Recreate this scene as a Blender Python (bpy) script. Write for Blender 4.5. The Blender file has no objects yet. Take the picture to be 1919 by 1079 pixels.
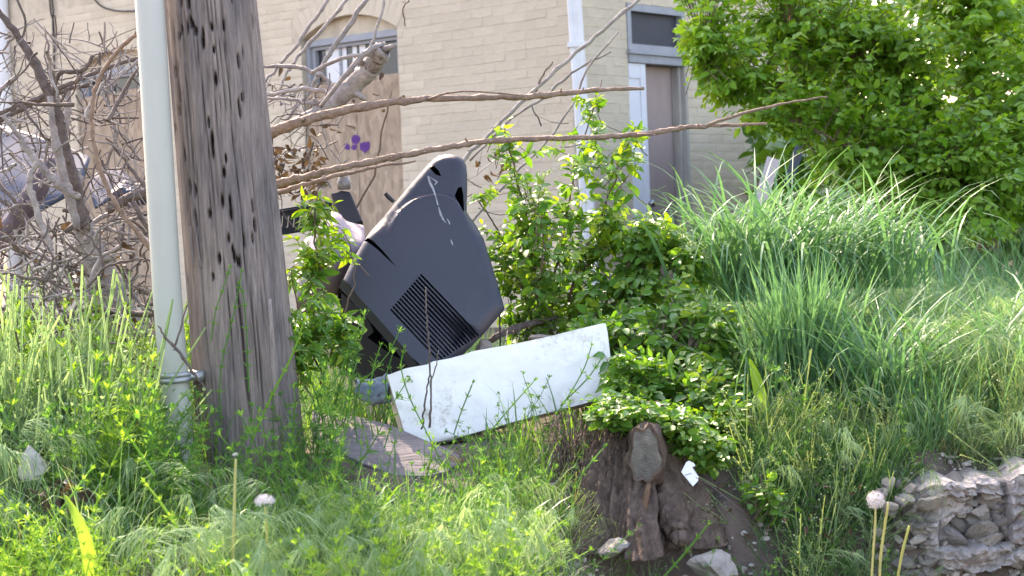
import bpy, bmesh, math, random
import numpy as np
from mathutils import Vector, Matrix, noise
from mathutils.geometry import delaunay_2d_cdt

random.seed(7)
rng = np.random.default_rng(7)
R = math.radians
sc = bpy.context.scene
COL = sc.collection

# ------------------------------------------------------------------ camera, sky, sun, exposure
W, H, F = 1919.0, 1079.0, 3320.0
EYE = Vector((0, 0, 1.5))
PITCH, ROLL = R(1.98), R(2.3)
_f = Vector((0, math.cos(PITCH), -math.sin(PITCH)))
_r0 = Vector((1, 0, 0)); _u0 = Vector((0, math.sin(PITCH), math.cos(PITCH)))
_r = _r0 * math.cos(ROLL) - _u0 * math.sin(ROLL)
_u = _r0 * math.sin(ROLL) + _u0 * math.cos(ROLL)
cam_d = bpy.data.cameras.new('camera'); cam = bpy.data.objects.new('camera', cam_d)
COL.objects.link(cam)
m = Matrix((( _r.x, _u.x, -_f.x, EYE.x), (_r.y, _u.y, -_f.y, EYE.y), (_r.z, _u.z, -_f.z, EYE.z), (0, 0, 0, 1)))
cam.matrix_world = m
cam_d.sensor_width = 36; cam_d.lens = 36 * F / W
cam_d.clip_start = 0.05; cam_d.clip_end = 900
cam_d.dof.use_dof = True; cam_d.dof.focus_distance = 5.6; cam_d.dof.aperture_fstop = 7.0
sc.camera = cam

SUN_AZ = Vector((-0.33, 0.94, 0)).normalized()      # horizontal direction towards the sun (behind the house, to the left)
SUN_EL = R(40)
world = bpy.data.worlds.new("World"); sc.world = world; world.use_nodes = True
wn = world.node_tree.nodes; wl = world.node_tree.links
bg = wn['Background']; sky = wn.new('ShaderNodeTexSky')
sky.sky_type = 'NISHITA'; sky.sun_disc = False; sky.sun_elevation = SUN_EL
sky.sun_rotation = math.atan2(SUN_AZ.x, SUN_AZ.y)
sky.air_density = 1.0; sky.dust_density = 2.5; sky.ozone_density = 0.7
wl.new(sky.outputs[0], bg.inputs[0]); bg.inputs[1].default_value = 0.15
sun_d = bpy.data.lights.new('sun', 'SUN'); sun_d.energy = 2.4; sun_d.angle = R(0.6); sun_d.color = (1, 0.93, 0.82)
sun = bpy.data.objects.new('sun', sun_d); COL.objects.link(sun)
sdir = SUN_AZ * math.cos(SUN_EL) + Vector((0, 0, math.sin(SUN_EL)))
sun.rotation_euler = sdir.to_track_quat('Z', 'Y').to_euler()
sc.view_settings.view_transform = 'Standard'; sc.view_settings.look = 'None'
sc.view_settings.exposure = 2.5; sc.view_settings.gamma = 1.0; sc.view_settings.use_curve_mapping = False
try:
    sc.view_settings.use_white_balance = True; sc.view_settings.white_balance_temperature = 7500; sc.view_settings.white_balance_tint = 19
except Exception: pass
sc.cycles.max_bounces = 6; sc.cycles.transparent_max_bounces = 6; sc.cycles.use_denoising = True

# ------------------------------------------------------------------ photo pixel -> place in the world
def ray(px, py):
    return _f + _r * ((px - 959.5) / F) + _u * ((539.5 - py) / F)
def at(px, py, Y):
    d = ray(px, py)
    return EYE + d * (Y / d.y)
def on_plane(px, py, P, N):
    d = ray(px, py)
    return EYE + d * ((P - EYE).dot(N) / d.dot(N))
def topx(p):
    v = Vector(p) - EYE
    k = v.dot(_f)
    return 959.5 + F * v.dot(_r) / k, 539.5 - F * v.dot(_u) / k, k

# ------------------------------------------------------------------ ground height
def sst(a, b, x):
    t = min(1, max(0, (x - a) / (b - a))); return t * t * (3 - 2 * t)
def gz(x, y, fine=True):
    n = noise.noise(Vector((x * 1.7, y * 1.7, 3.1))) * .035 + noise.noise(Vector((x * 6, y * 6, 1))) * .012 if fine else 0
    left = 0.60 * sst(2.3, 3.5, y) + .13 * sst(3.4, 4.6, y) + 0.12 * sst(4.5, 5.2, y)
    e = 4.86 + .06 * noise.noise(Vector((x * 3, 0, 7)))
    right = 0.50 * sst(3.9, e - .22, y) + .22 * sst(e - .30, e - .12, y) + .11 * sst(e - .16, e, y) + .02 * sst(5, 6, y)
    w = sst(-0.05, 0.35, x)
    z = left * (1 - w) + right * w
    return z + n * sst(2.2, 3.2, y) - .12 * sst(7.5, 11, y)

# ------------------------------------------------------------------ materials
def mat(name, base, rough=.8, spec=.3, island=0.0, noise_scale=None, noise_amt=.25, bump=0, bump_scale=40, stretch=(1, 1, 1),
        col2=None, metallic=0, sheen=0, attr=None, detail=6):
    m = bpy.data.materials.new(name); m.use_nodes = True
    nt = m.node_tree; N = nt.nodes; L = nt.links
    p = N['Principled BSDF']
    p.inputs['Roughness'].default_value = rough; p.inputs['Specular IOR Level'].default_value = spec
    p.inputs['Metallic'].default_value = metallic
    p.inputs['Base Color'].default_value = (*base, 1)
    out = None
    tc = N.new('ShaderNodeTexCoord'); mp = N.new('ShaderNodeMapping'); mp.inputs['Scale'].default_value = stretch
    L.new(tc.outputs['Object'], mp.inputs[0])
    if noise_scale:
        nz = N.new('ShaderNodeTexNoise'); nz.inputs['Scale'].default_value = noise_scale; nz.inputs['Detail'].default_value = detail
        nz.inputs['Roughness'].default_value = .65
        L.new(mp.outputs[0], nz.inputs[0])
        mr = N.new('ShaderNodeMapRange'); mr.inputs[1].default_value = .3; mr.inputs[2].default_value = .7
        L.new(nz.outputs[0], mr.inputs[0])
        mx = N.new('ShaderNodeMix'); mx.data_type = 'RGBA'
        L.new(mr.outputs[0], mx.inputs[0])
        c2 = col2 if col2 else tuple(c * (1 - noise_amt) for c in base)
        mx.inputs[6].default_value = (*base, 1); mx.inputs[7].default_value = (*c2, 1)
        out = mx.outputs[2]
    if island:
        g = N.new('ShaderNodeNewGeometry'); oi = N.new('ShaderNodeObjectInfo')
        ad = N.new('ShaderNodeMath'); ad.operation = 'ADD'; L.new(g.outputs['Random Per Island'], ad.inputs[0]); L.new(oi.outputs['Random'], ad.inputs[1])
        fr = N.new('ShaderNodeMath'); fr.operation = 'FRACT'; L.new(ad.outputs[0], fr.inputs[0])
        mr2 = N.new('ShaderNodeMapRange'); mr2.inputs[3].default_value = 1 - island; mr2.inputs[4].default_value = 1 + island
        L.new(fr.outputs[0], mr2.inputs[0])
        vm = N.new('ShaderNodeVectorMath'); vm.operation = 'SCALE'
        if out is not None: L.new(out, vm.inputs[0])
        else: vm.inputs[0].default_value = base
        L.new(mr2.outputs[0], vm.inputs[3]); out = vm.outputs[0]
    if out is not None: L.new(out, p.inputs['Base Color'])
    if bump:
        nb = N.new('ShaderNodeTexNoise'); nb.inputs['Scale'].default_value = bump_scale; nb.inputs['Detail'].default_value = 6
        L.new(mp.outputs[0], nb.inputs[0])
        b = N.new('ShaderNodeBump'); b.inputs['Strength'].default_value = bump; b.inputs['Distance'].default_value = .01
        L.new(nb.outputs[0], b.inputs['Height']); L.new(b.outputs[0], p.inputs['Normal'])
    return m

def leafmat(name, a, b, trans=.45, gloss=.12, tint=(1.25, 1.15, .45)):
    """two leaf colours mixed by a random number per leaf; light passes through"""
    m = bpy.data.materials.new(name); m.use_nodes = True
    nt = m.node_tree; N = nt.nodes; L = nt.links
    N.remove(N['Principled BSDF']); o = N['Material Output']
    g = N.new('ShaderNodeNewGeometry'); oi = N.new('ShaderNodeObjectInfo')
    ad = N.new('ShaderNodeMath'); ad.operation = 'ADD'; L.new(g.outputs['Random Per Island'], ad.inputs[0]); L.new(oi.outputs['Random'], ad.inputs[1])
    fr = N.new('ShaderNodeMath'); fr.operation = 'FRACT'; L.new(ad.outputs[0], fr.inputs[0])
    mx = N.new('ShaderNodeMix'); mx.data_type = 'RGBA'; L.new(fr.outputs[0], mx.inputs[0])
    mx.inputs[6].default_value = (*a, 1); mx.inputs[7].default_value = (*b, 1)
    tm = N.new('ShaderNodeVectorMath'); tm.operation = 'MULTIPLY'; L.new(mx.outputs[2], tm.inputs[0]); tm.inputs[1].default_value = tint
    d = N.new('ShaderNodeBsdfDiffuse'); L.new(mx.outputs[2], d.inputs[0])
    t = N.new('ShaderNodeBsdfTranslucent'); L.new(tm.outputs[0], t.inputs[0])
    s1 = N.new('ShaderNodeMixShader'); s1.inputs[0].default_value = trans
    L.new(d.outputs[0], s1.inputs[1]); L.new(t.outputs[0], s1.inputs[2])
    gl = N.new('ShaderNodeBsdfGlossy'); gl.inputs['Roughness'].default_value = .5; gl.inputs[0].default_value = (.8, .85, .8, 1)
    s2 = N.new('ShaderNodeMixShader'); fz = N.new('ShaderNodeFresnel'); fz.inputs[0].default_value = 1.45
    mu = N.new('ShaderNodeMath'); mu.operation = 'MULTIPLY_ADD'; L.new(fz.outputs[0], mu.inputs[0]); mu.inputs[1].default_value = .11 if gloss < .15 else .08; mu.inputs[2].default_value = gloss * .03
    L.new(mu.outputs[0], s2.inputs[0]); L.new(s1.outputs[0], s2.inputs[1]); L.new(gl.outputs[0], s2.inputs[2])
    L.new(s2.outputs[0], o.inputs[0])
    return m

M = {}
M['soil'] = mat('soil', (.08, .056, .046), .95, .2, noise_scale=5, col2=(.175, .135, .115), bump=1, bump_scale=60, detail=10)
M['brick'] = mat('painted_brick', (.66, .555, .415), .85, .2, island=.045, noise_scale=1.6, col2=(.54, .45, .34), bump=.35, bump_scale=55)
M['mortar'] = mat('painted_mortar', (.64, .54, .405), .9, .2, noise_scale=7, col2=(.42, .345, .26), bump=.5, bump_scale=50)
M['osb'] = mat('strand_board', (.44, .33, .235), .8, .25, noise_scale=9, col2=(.32, .225, .155), stretch=(1, 1, .45))
_n = M['osb'].node_tree.nodes; _l = M['osb'].node_tree.links
_v = _n.new('ShaderNodeTexVoronoi'); _v.inputs['Scale'].default_value = 26; _t = _n.new('ShaderNodeTexCoord'); _mp = _n.new('ShaderNodeMapping'); _mp.inputs['Scale'].default_value = (1, 1, .45); _mp.inputs['Rotation'].default_value = (.3, .5, .2)
_l.new(_t.outputs['Object'], _mp.inputs[0]); _l.new(_mp.outputs[0], _v.inputs['Vector'])
_hs = _n.new('ShaderNodeMix'); _hs.data_type = 'RGBA'; _hs.blend_type = 'MULTIPLY'; _bw = _n.new('ShaderNodeRGBToBW'); _mr = _n.new('ShaderNodeMapRange'); _mr.inputs[3].default_value = .72; _mr.inputs[4].default_value = 1.25
_l.new(_v.outputs['Color'], _bw.inputs[0]); _l.new(_bw.outputs[0], _mr.inputs[0]); _src = M['osb'].node_tree.nodes['Principled BSDF'].inputs['Base Color'].links[0].from_socket
_hs.inputs[0].default_value = 1; _l.new(_src, _hs.inputs[6]); _l.new(_mr.outputs[0], _hs.inputs[7]); _l.new(_hs.outputs[2], _n['Principled BSDF'].inputs['Base Color'])
M['greyboard'] = mat('weathered_board', (.42, .32, .285), .85, .2, noise_scale=3, col2=(.32, .24, .22), stretch=(1, 1, .3))
M['whitepaint'] = mat('white_paint', (.76, .74, .73), .55, .4, noise_scale=6, col2=(.64, .62, .62))
M['doorpaint'] = mat('door_paint', (.72, .71, .74), .6, .35, noise_scale=4, col2=(.64, .63, .66))
M['framepaint'] = mat('grey_paint', (.35, .35, .365), .6, .35, noise_scale=8, col2=(.27, .28, .31))
M['jambpaint'] = mat('worn_jamb_paint', (.47, .43, .375), .7, .3, noise_scale=8, col2=(.27, .24, .22), stretch=(1, 1, .2))
M['glass'] = mat('dark_window_glass', (.022, .024, .032), .12, .5, noise_scale=3, col2=(.05, .05, .065))
M['screen'] = mat('dusty_screen', (.055, .055, .07), .6, .4, noise_scale=4, col2=(.03, .03, .04))
M['paper'] = mat('white_paper', (.78, .76, .76), .8)
M['purple'] = mat('purple_spray_paint', (.06, .012, .14), .7, noise_scale=30, col2=(.14, .04, .22))
M['metal'] = mat('galvanised_steel', (.42, .43, .43), .45, .5, metallic=.7, noise_scale=14, col2=(.3, .31, .31))
M['knob'] = mat('door_knob_metal', (.35, .34, .36), .25, .5, metallic=1)
M['conduit'] = mat('grey_conduit', (.49, .485, .43), .4, .5, noise_scale=3, col2=(.40, .405, .355), stretch=(1, 1, .35))
M['cable'] = mat('black_cable', (.03, .03, .035), .6)
M['foam'] = mat('white_foam', (.90, .87, .815), .75, .3, noise_scale=5, col2=(.82, .785, .73), bump=.45, bump_scale=26)
_n = M['foam'].node_tree.nodes; _l = M['foam'].node_tree.links
_t = _n.new('ShaderNodeTexCoord'); _z = _n.new('ShaderNodeTexNoise'); _z.inputs['Scale'].default_value = 34; _z.inputs['Detail'].default_value = 8; _z.inputs['Roughness'].default_value = .7
_z2 = _n.new('ShaderNodeTexNoise'); _z2.inputs['Scale'].default_value = 6; _m0 = _n.new('ShaderNodeMath'); _m0.operation = 'MULTIPLY'; _l.new(_t.outputs['Object'], _z.inputs[0]); _l.new(_t.outputs['Object'], _z2.inputs[0])
_l.new(_z.outputs[0], _m0.inputs[0]); _l.new(_z2.outputs[0], _m0.inputs[1]); _mr = _n.new('ShaderNodeMapRange'); _mr.inputs[1].default_value = .30; _mr.inputs[2].default_value = .42; _l.new(_m0.outputs[0], _mr.inputs[0])
_b = _n['Principled BSDF'].inputs['Base Color']; _s = _b.links[0].from_socket; _x = _n.new('ShaderNodeMix'); _x.data_type = 'RGBA'; _l.new(_mr.outputs[0], _x.inputs[0]); _l.new(_s, _x.inputs[6]); _x.inputs[7].default_value = (.50, .44, .36, 1); _l.new(_x.outputs[2], _b)
M['plastic'] = mat('dark_grey_plastic', (.023, .0255, .040), .46, .5, noise_scale=5, col2=(.031, .033, .048), bump=.12, bump_scale=600)
M['black'] = mat('black_plastic', (.012, .012, .016), .5, .4)
M['smudge'] = mat('white_smear', (.42, .43, .45), .8, noise_scale=60, col2=(.16, .165, .19))
M['mauve'] = mat('mauve_grey_plastic', (.26, .22, .26), .5, .4, noise_scale=4, col2=(.2, .16, .2))
M['denim'] = mat('faded_denim', (.16, .21, .28), .9, .1, noise_scale=22, col2=(.28, .34, .40), bump=.6, bump_scale=80)
M['plank'] = mat('weathered_plank', (.24, .21, .205), .85, .2, noise_scale=10, col2=(.14, .12, .122), stretch=(.25, 1.8, 1), bump=.6, bump_scale=60)
M['splinter'] = mat('broken_wood', (.36, .22, .15), .9, .1, noise_scale=40, col2=(.2, .12, .08), stretch=(.3, 1, 1))
M['bark_dead'] = mat('dead_bark', (.185, .145, .125), .85, .25, noise_scale=30, col2=(.085, .065, .058), bump=.8, bump_scale=90, island=.12)
M['bark_pale'] = mat('pale_dead_wood', (.38, .335, .305), .8, .25, noise_scale=26, col2=(.19, .16, .148), bump=.7, bump_scale=90, island=.15)
M['bark_tan'] = mat('tan_branch_bark', (.33, .225, .16), .75, .3, noise_scale=35, col2=(.16, .11, .085), bump=.8, bump_scale=80)
M['bark_live'] = mat('live_stem_bark', (.115, .075, .055), .8, .25, noise_scale=40, col2=(.19, .13, .09))
M['sawn'] = mat('sawn_wood', (.27, .245, .21), .85, .2, noise_scale=26, col2=(.10, .095, .09), bump=.5, bump_scale=60)
_n = M['sawn'].node_tree.nodes; _l = M['sawn'].node_tree.links; _c = at(1209, 848, 4.62)
_t = _n.new('ShaderNodeTexCoord'); _mp = _n.new('ShaderNodeMapping'); _mp.inputs['Location'].default_value = (-_c.x * 1.6, -_c.y * .2, -_c.z); _mp.inputs['Scale'].default_value = (1.6, .2, 1)
_w = _n.new('ShaderNodeTexWave'); _w.wave_type = 'RINGS'; _w.rings_direction = 'SPHERICAL'; _w.inputs['Scale'].default_value = 38; _w.inputs['Distortion'].default_value = 3.5; _w.inputs['Detail'].default_value = 4; _w.inputs['Detail Scale'].default_value = 1.5
_l.new(_t.outputs['Object'], _mp.inputs[0]); _l.new(_mp.outputs[0], _w.inputs[0])
_b = _n['Principled BSDF'].inputs['Base Color']; _s = _b.links[0].from_socket; _x = _n.new('ShaderNodeMix'); _x.data_type = 'RGBA'; _x.blend_type = 'MULTIPLY'; _x.inputs[0].default_value = .22; _l.new(_s, _x.inputs[6]); _l.new(_w.outputs[0], _x.inputs[7]); _l.new(_x.outputs[2], _b)
M['stumpbark'] = mat('stump_bark', (.19, .135, .105), .9, .2, noise_scale=22, col2=(.055, .038, .03), stretch=(1.6, 1.6, .4), bump=1, bump_scale=70)
M['rootwood'] = mat('bare_root_wood', (.20, .12, .07), .85, .2, noise_scale=30, col2=(.11, .065, .04), stretch=(2, 2, .3))
M['stone'] = mat('limestone', (.50, .45, .40), .9, .2, island=.3, noise_scale=12, col2=(.30, .27, .25), bump=.9, bump_scale=40)
M['concrete'] = mat('crumbling_concrete', (.50, .45, .40), .95, .2, noise_scale=9, col2=(.22, .19, .18), bump=1, bump_scale=45, detail=10)
M['tarp'] = mat('pale_blue_plastic', (.04, .052, .085), .6, .3, noise_scale=5, col2=(.07, .085, .125))
M['bag'] = mat('dark_blue_bag', (.03, .035, .06), .3, .5)
M['rubber'] = mat('old_rubber', (.09, .07, .085), .8, .3, noise_scale=10, col2=(.14, .11, .12))
M['rust'] = mat('rust_painted_post', (.22, .075, .035), .8, .3, noise_scale=8, col2=(.30, .12, .05))
M['siding'] = mat('white_siding', (.78, .79, .84), .7, noise_scale=1, col2=(.7, .71, .78))
M['dandelion'] = mat('dandelion_fluff', (.72, .66, .64), .9, .1)
M['deadleaf'] = leafmat('dead_leaf', (.06, .04, .033), (.13, .08, .055), .2)
M['leaf_shrub'] = leafmat('shrub_leaf', (.085, .235, .032), (.17, .35, .048), .5)
M['leaf_young'] = leafmat('young_leaf', (.20, .36, .030), (.30, .44, .045), .5)
M['leaf_tree'] = leafmat('tree_leaf', (.16, .37, .034), (.29, .49, .06), .57)
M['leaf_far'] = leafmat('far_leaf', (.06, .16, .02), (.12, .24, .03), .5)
M['grass_blue'] = leafmat('broad_grass', (.085, .215, .09), (.17, .33, .15), .4, .3, (1.1, 1.1, .7))
M['grass_fine'] = leafmat('fine_grass', (.085, .20, .080), (.17, .31, .135), .45, .2, (1.1, 1.1, .6))
M['grass_lime'] = leafmat('lime_grass', (.095, .23, .040), (.20, .36, .07), .5, .2, (1.2, 1.15, .5))
M['grass_dry'] = leafmat('dry_grass', (.34, .27, .17), (.20, .15, .10), .3)
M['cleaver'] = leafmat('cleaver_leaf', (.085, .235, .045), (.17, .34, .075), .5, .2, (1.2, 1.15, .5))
M['cleaver_bright'] = leafmat('bright_cleaver_leaf', (.19, .39, .05), (.33, .50, .10), .5, .2, (1.25, 1.15, .45))  # lighter copy of the cleaver green; the backlit glow is in the colour
M['brome'] = leafmat('brome_head', (.22, .36, .17), (.38, .50, .28), .5, .2, (1.1, 1.1, .7))
M['seed'] = leafmat('weed_seed_pods', (.18, .30, .12), (.34, .42, .22), .4)
M['stalk'] = leafmat('dandelion_stalk', (.45, .46, .16), (.52, .50, .22), .3)

# ------------------------------------------------------------------ mesh helpers
def tag(o, label=None, cat=None, group=None, kind=None):
    if label: o['label'] = label
    if cat: o['category'] = cat
    if group: o['group'] = group
    if kind: o['kind'] = kind
    return o
def empty(name, loc=(0, 0, 0)):
    o = bpy.data.objects.new(name, None); COL.objects.link(o); o.location = loc; o.empty_display_size = .05
    return o
def link(name, me, parent=None):
    o = bpy.data.objects.new(name, me); COL.objects.link(o)
    if parent is not None:
        o.parent = parent
        pm = Matrix.Translation(parent.location) if parent.parent is None else Matrix()
        o.matrix_parent_inverse = pm.inverted()
    return o
def mesh_np(name, V, T, mats, smooth=False, mi=None):
    V = np.asarray(V, dtype=np.float32).reshape(-1, 3); T = np.asarray(T, dtype=np.int32); k = T.shape[1]
    me = bpy.data.meshes.new(name)
    me.vertices.add(len(V)); me.vertices.foreach_set('co', V.ravel())
    me.loops.add(T.size); me.loops.foreach_set('vertex_index', T.ravel())
    me.polygons.add(len(T)); me.polygons.foreach_set('loop_start', np.arange(0, T.size, k, dtype=np.int32))
    me.polygons.foreach_set('loop_total', np.full(len(T), k, dtype=np.int32))
    for mm in (mats if isinstance(mats, (list, tuple)) else [mats]): me.materials.append(mm)
    if mi is not None: me.polygons.foreach_set('material_index', np.asarray(mi, dtype=np.int32))
    me.polygons.foreach_set('use_smooth', np.full(len(T), bool(smooth)))
    me.update(calc_edges=True); me.validate()
    return me
class MB:
    """collects quads and triangles"""
    def __init__(s): s.v = []; s.f = []; s.m = []
    def add(s, vs, fs, mi=0):
        b = len(s.v); s.v += [tuple(v) for v in vs]; s.f += [tuple(i + b for i in f) for f in fs]; s.m += [mi] * len(fs)
    def box(s, a, b, mi=0, X=None):
        (x0, y0, z0), (x1, y1, z1) = a, b
        vs = [(x, y, z) for x in (x0, x1) for y in (y0, y1) for z in (z0, z1)]
        if X: vs = [X(*v) for v in vs]
        s.add(vs, [(0, 1, 3, 2), (4, 6, 7, 5), (0, 4, 5, 1), (2, 3, 7, 6), (0, 2, 6, 4), (1, 5, 7, 3)], mi)
    def tube(s, P, rad, n=8, mi=0, cap=True, rough=0.0, seed=0):
        P = [Vector(p) for p in P]; b = len(s.v)
        t0 = (P[1] - P[0]).normalized(); a = t0.orthogonal().normalized()
        for i, p in enumerate(P):
            t = (P[min(i + 1, len(P) - 1)] - P[max(i - 1, 0)]).normalized()
            a = (a - t * a.dot(t)).normalized(); c = t.cross(a)
            for j in range(n):
                th = 2 * math.pi * j / n
                r = rad[i]
                if rough: r *= 1 + rough * noise.noise(Vector((i * .9 + seed, math.cos(th) * 1.5, math.sin(th) * 1.5)))
                s.v.append(tuple(p + (a * math.cos(th) + c * math.sin(th)) * r))
        for i in range(len(P) - 1):
            for j in range(n):
                s.f.append((b + i * n + j, b + i * n + (j + 1) % n, b + (i + 1) * n + (j + 1) % n, b + (i + 1) * n + j)); s.m.append(mi)
        if cap:
            s.f.append(tuple(b + j for j in range(n))[::-1]); s.m.append(mi)
            s.f.append(tuple(b + (len(P) - 1) * n + j for j in range(n))); s.m.append(mi)
    def mesh(s, name, mats, smooth=False):
        me = bpy.data.meshes.new(name); me.from_pydata(s.v, [], s.f)
        for mm in (mats if isinstance(mats, (list, tuple)) else [mats]): me.materials.append(mm)
        me.polygons.foreach_set('material_index', s.m)
        if smooth: me.polygons.foreach_set('use_smooth', np.ones(len(s.f), dtype=bool))
        me.update(); return me
    def obj(s, name, mats, parent=None, smooth=False): return link(name, s.mesh(name, mats, smooth), parent)

def crom(P, n=6):
    """smooth curve through the given rows of numbers"""
    P = [np.array(p, float) for p in P]
    Q = [2 * P[0] - P[1]] + P + [2 * P[-1] - P[-2]]; out = []
    for i in range(1, len(Q) - 2):
        for k in range(n):
            t = k / n
            out.append(.5 * (2 * Q[i] + (Q[i + 1] - Q[i - 1]) * t + (2 * Q[i - 1] - 5 * Q[i] + 4 * Q[i + 1] - Q[i + 2]) * t * t + (3 * Q[i] - Q[i - 1] - 3 * Q[i + 1] + Q[i + 2]) * t ** 3))
    out.append(P[-1]); return out
def branch_pts(rows, n=6, wob=.004):
    """rows (px, py, Y, width in px) -> 3-D points and radii"""
    P = []; r = []
    for i, (x, y, Y, w) in enumerate(crom(rows, n)):
        p = at(x, y, Y); sd = rows[0][0] * .13 + rows[0][1]
        p += Vector((noise.noise(Vector((i * .7, sd, 0))), noise.noise(Vector((i * .7, sd, 5))), noise.noise(Vector((i * .7, sd, 9))))) * wob
        P.append(p); k = 1 + .18 * noise.noise(Vector((i * 1.3, sd, 2)))
        r.append(max(.0008, w * (.5 if w > 16 else .43) * Y / F * k))
    return P, r
def place(T, mats4, pos):
    """instances of a template: T (n,3) verts, mats (N,3,3), pos (N,3)"""
    return np.einsum('nij,kj->nki', mats4, T) + pos[:, None, :]
def frames(D, U):
    D = D / np.linalg.norm(D, axis=1, keepdims=True)
    U = U - D * np.sum(U * D, axis=1, keepdims=True); U /= (np.linalg.norm(U, axis=1, keepdims=True) + 1e-9)
    Y = np.cross(U, D); return np.stack([D, Y, U], axis=2)
def inst_mesh(name, tv, tt, MM, pos, mats, mi=None, smooth=False):
    V = place(tv, MM, pos); N = len(pos)
    T = (np.asarray(tt)[None] + (np.arange(N) * len(tv))[:, None, None]).reshape(-1, 3)
    mi2 = None
    if mi is not None:
        mi = np.asarray(mi); mi2 = np.repeat(mi, len(tt)) if mi.ndim == 1 and len(mi) == N else np.tile(mi, N)
    return mesh_np(name, V.reshape(-1, 3), T, mats, smooth, mi2)

def leaf_template(wid=.5, fold=.18, droop=.25, serr=0):
    xs = [0, .22, .48, .75, 1.0]; ws = [0.02, .42, .5, .30, 0]
    V = []; 
    for x, w in zip(xs, ws):
        z = -droop * x * x
        V += [(x, -w * wid, z + fold * w), (x, 0, z), (x, w * wid, z + fold * w)]
    T = []
    for i in range(4):
        a = i * 3; b = a + 3
        for k in (0, 1):
            T += [(a + k, a + k + 1, b + k + 1), (a + k, b + k + 1, b + k)]
    return np.array(V), np.array(T)

# ------------------------------------------------------------------ ground
def build_ground():
    xs = np.unique(np.concatenate([[-160, -80, -40, -20, -10, -6, -4], np.arange(-3, 0, .04), np.arange(0, 2.2, .018), np.arange(2.2, 3.01, .04), [3.5, 4, 6, 10, 20, 40, 80, 160]]))
    ys = np.unique(np.concatenate([[-60, -20, -5, 0, 1.5, 2.2], np.arange(2.6, 4.4, .06), np.arange(4.4, 5.4, .02), np.arange(5.4, 8, .1), np.arange(8, 14, .5), [16, 20, 30, 60, 120, 300]]))
    V = []
    for y in ys:
        for x in xs:
            z = gz(x, y)
            if 4.2 < y < 5.3 and 0 < x < 2.2:
                z += (.045 * noise.turbulence(Vector((x * 8, y * 8, z * 8)), 5, True) - .022) * sst(0, .2, x)
            V.append((x, y, z))
    nx = len(xs); T = []
    for j in range(len(ys) - 1):
        for i in range(nx - 1):
            a = j * nx + i; T.append((a, a + 1, a + nx + 1, a + nx))
    o = link('ground', mesh_np('ground', V, T, M['soil'], True)); o['kind'] = 'structure'
build_ground()

# ------------------------------------------------------------------ the brick house
ANG = R(40)
DA = Vector((-math.cos(ANG), math.sin(ANG), 0)); NA = Vector((-math.sin(ANG), -math.cos(ANG), 0))
DB = Vector((math.sin(ANG), math.cos(ANG), 0)); NB = Vector((math.cos(ANG), -math.sin(ANG), 0))
CR = at(1082, 425, 13.2); CR.z = 0
LA, LB, ROOF = 7.3, 3.05, 6.8
ROOF2 = 10.8                                        # unseen roofline, climbing to the far left to shape the shade it casts
def uvA(px, py): p = on_plane(px, py, CR, NA); return (p - CR).dot(DA), p.z
def uvB(px, py): p = on_plane(px, py, CR, NB); return (p - CR).dot(DB), p.z
def XA(u, d, z): return CR + DA * u + NA * d + Vector((0, 0, z))       # d = out of the wall
def XB(u, d, z): return CR + DB * u + NB * d + Vector((0, 0, z))
house = empty('brick_house', CR)
tag(house, 'cream painted brick house with boarded arched windows and an open side door', 'house')

class Opening:
    def __init__(s, u0, u1, z0, zs, rise):
        s.u0, s.u1, s.z0, s.zs, s.rise = u0, u1, z0, zs, rise
        w = (u1 - u0) / 2; s.uc = (u0 + u1) / 2
        s.R = (w * w + rise * rise) / (2 * rise) if rise else 0; s.zc = zs + rise - s.R
    def poly(s):
        P = [(s.u0, s.z0), (s.u1, s.z0), (s.u1, s.zs)]
        if s.rise:
            a = math.asin((s.u1 - s.uc) / s.R)
            for k in range(1, 10):
                t = a - 2 * a * k / 10; P.append((s.uc + s.R * math.sin(t), s.zc + s.R * math.cos(t)))
        P.append((s.u0, s.zs)); return P
    def cut(s, z, ring):
        """blocked interval of a course at height z"""
        if z < s.z0 - .03: return None
        if not s.rise:
            return (s.u0, s.u1) if z < s.zs + .03 else None
        iv = (s.u0, s.u1) if z < s.zs else None
        Ro = s.R + ring
        if z > s.zs - .04:
            h = z - s.zc
            if h < Ro:
                hw = math.sqrt(Ro * Ro - h * h); lim = (s.u1 - s.uc) * Ro / s.R
                hw = min(hw, lim); 
                if h * math.tan(math.asin((s.u1 - s.uc) / s.R)) < hw * 1.0 + .5: return (s.uc - hw, s.uc + hw)
        return iv
u0, zt = uvA(744, 48); u1, zt2 = uvA(563, 60); _, zap = uvA(655, 27)
win1 = Opening(u0, u1, .9, (zt + zt2) / 2 - .04, max(.08, zap - (zt + zt2) / 2 + .04))
u2, zl = uvA(300, 90); u3, zl2 = uvA(140, 103)
win2 = Opening(u2 - .02, u2 - .02 + (u1 - u0), .9, win1.zs, win1.rise)
win2.u1 = max(u3, win2.u0 + .6); win2 = Opening(win2.u0, win2.u1, .9, win1.zs, win1.rise)
ub0, zd = uvB(1172, 4); ub1, _ = uvB(1281, 20)
door = Opening(ub0, ub1, .62, zd, 0)

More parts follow.
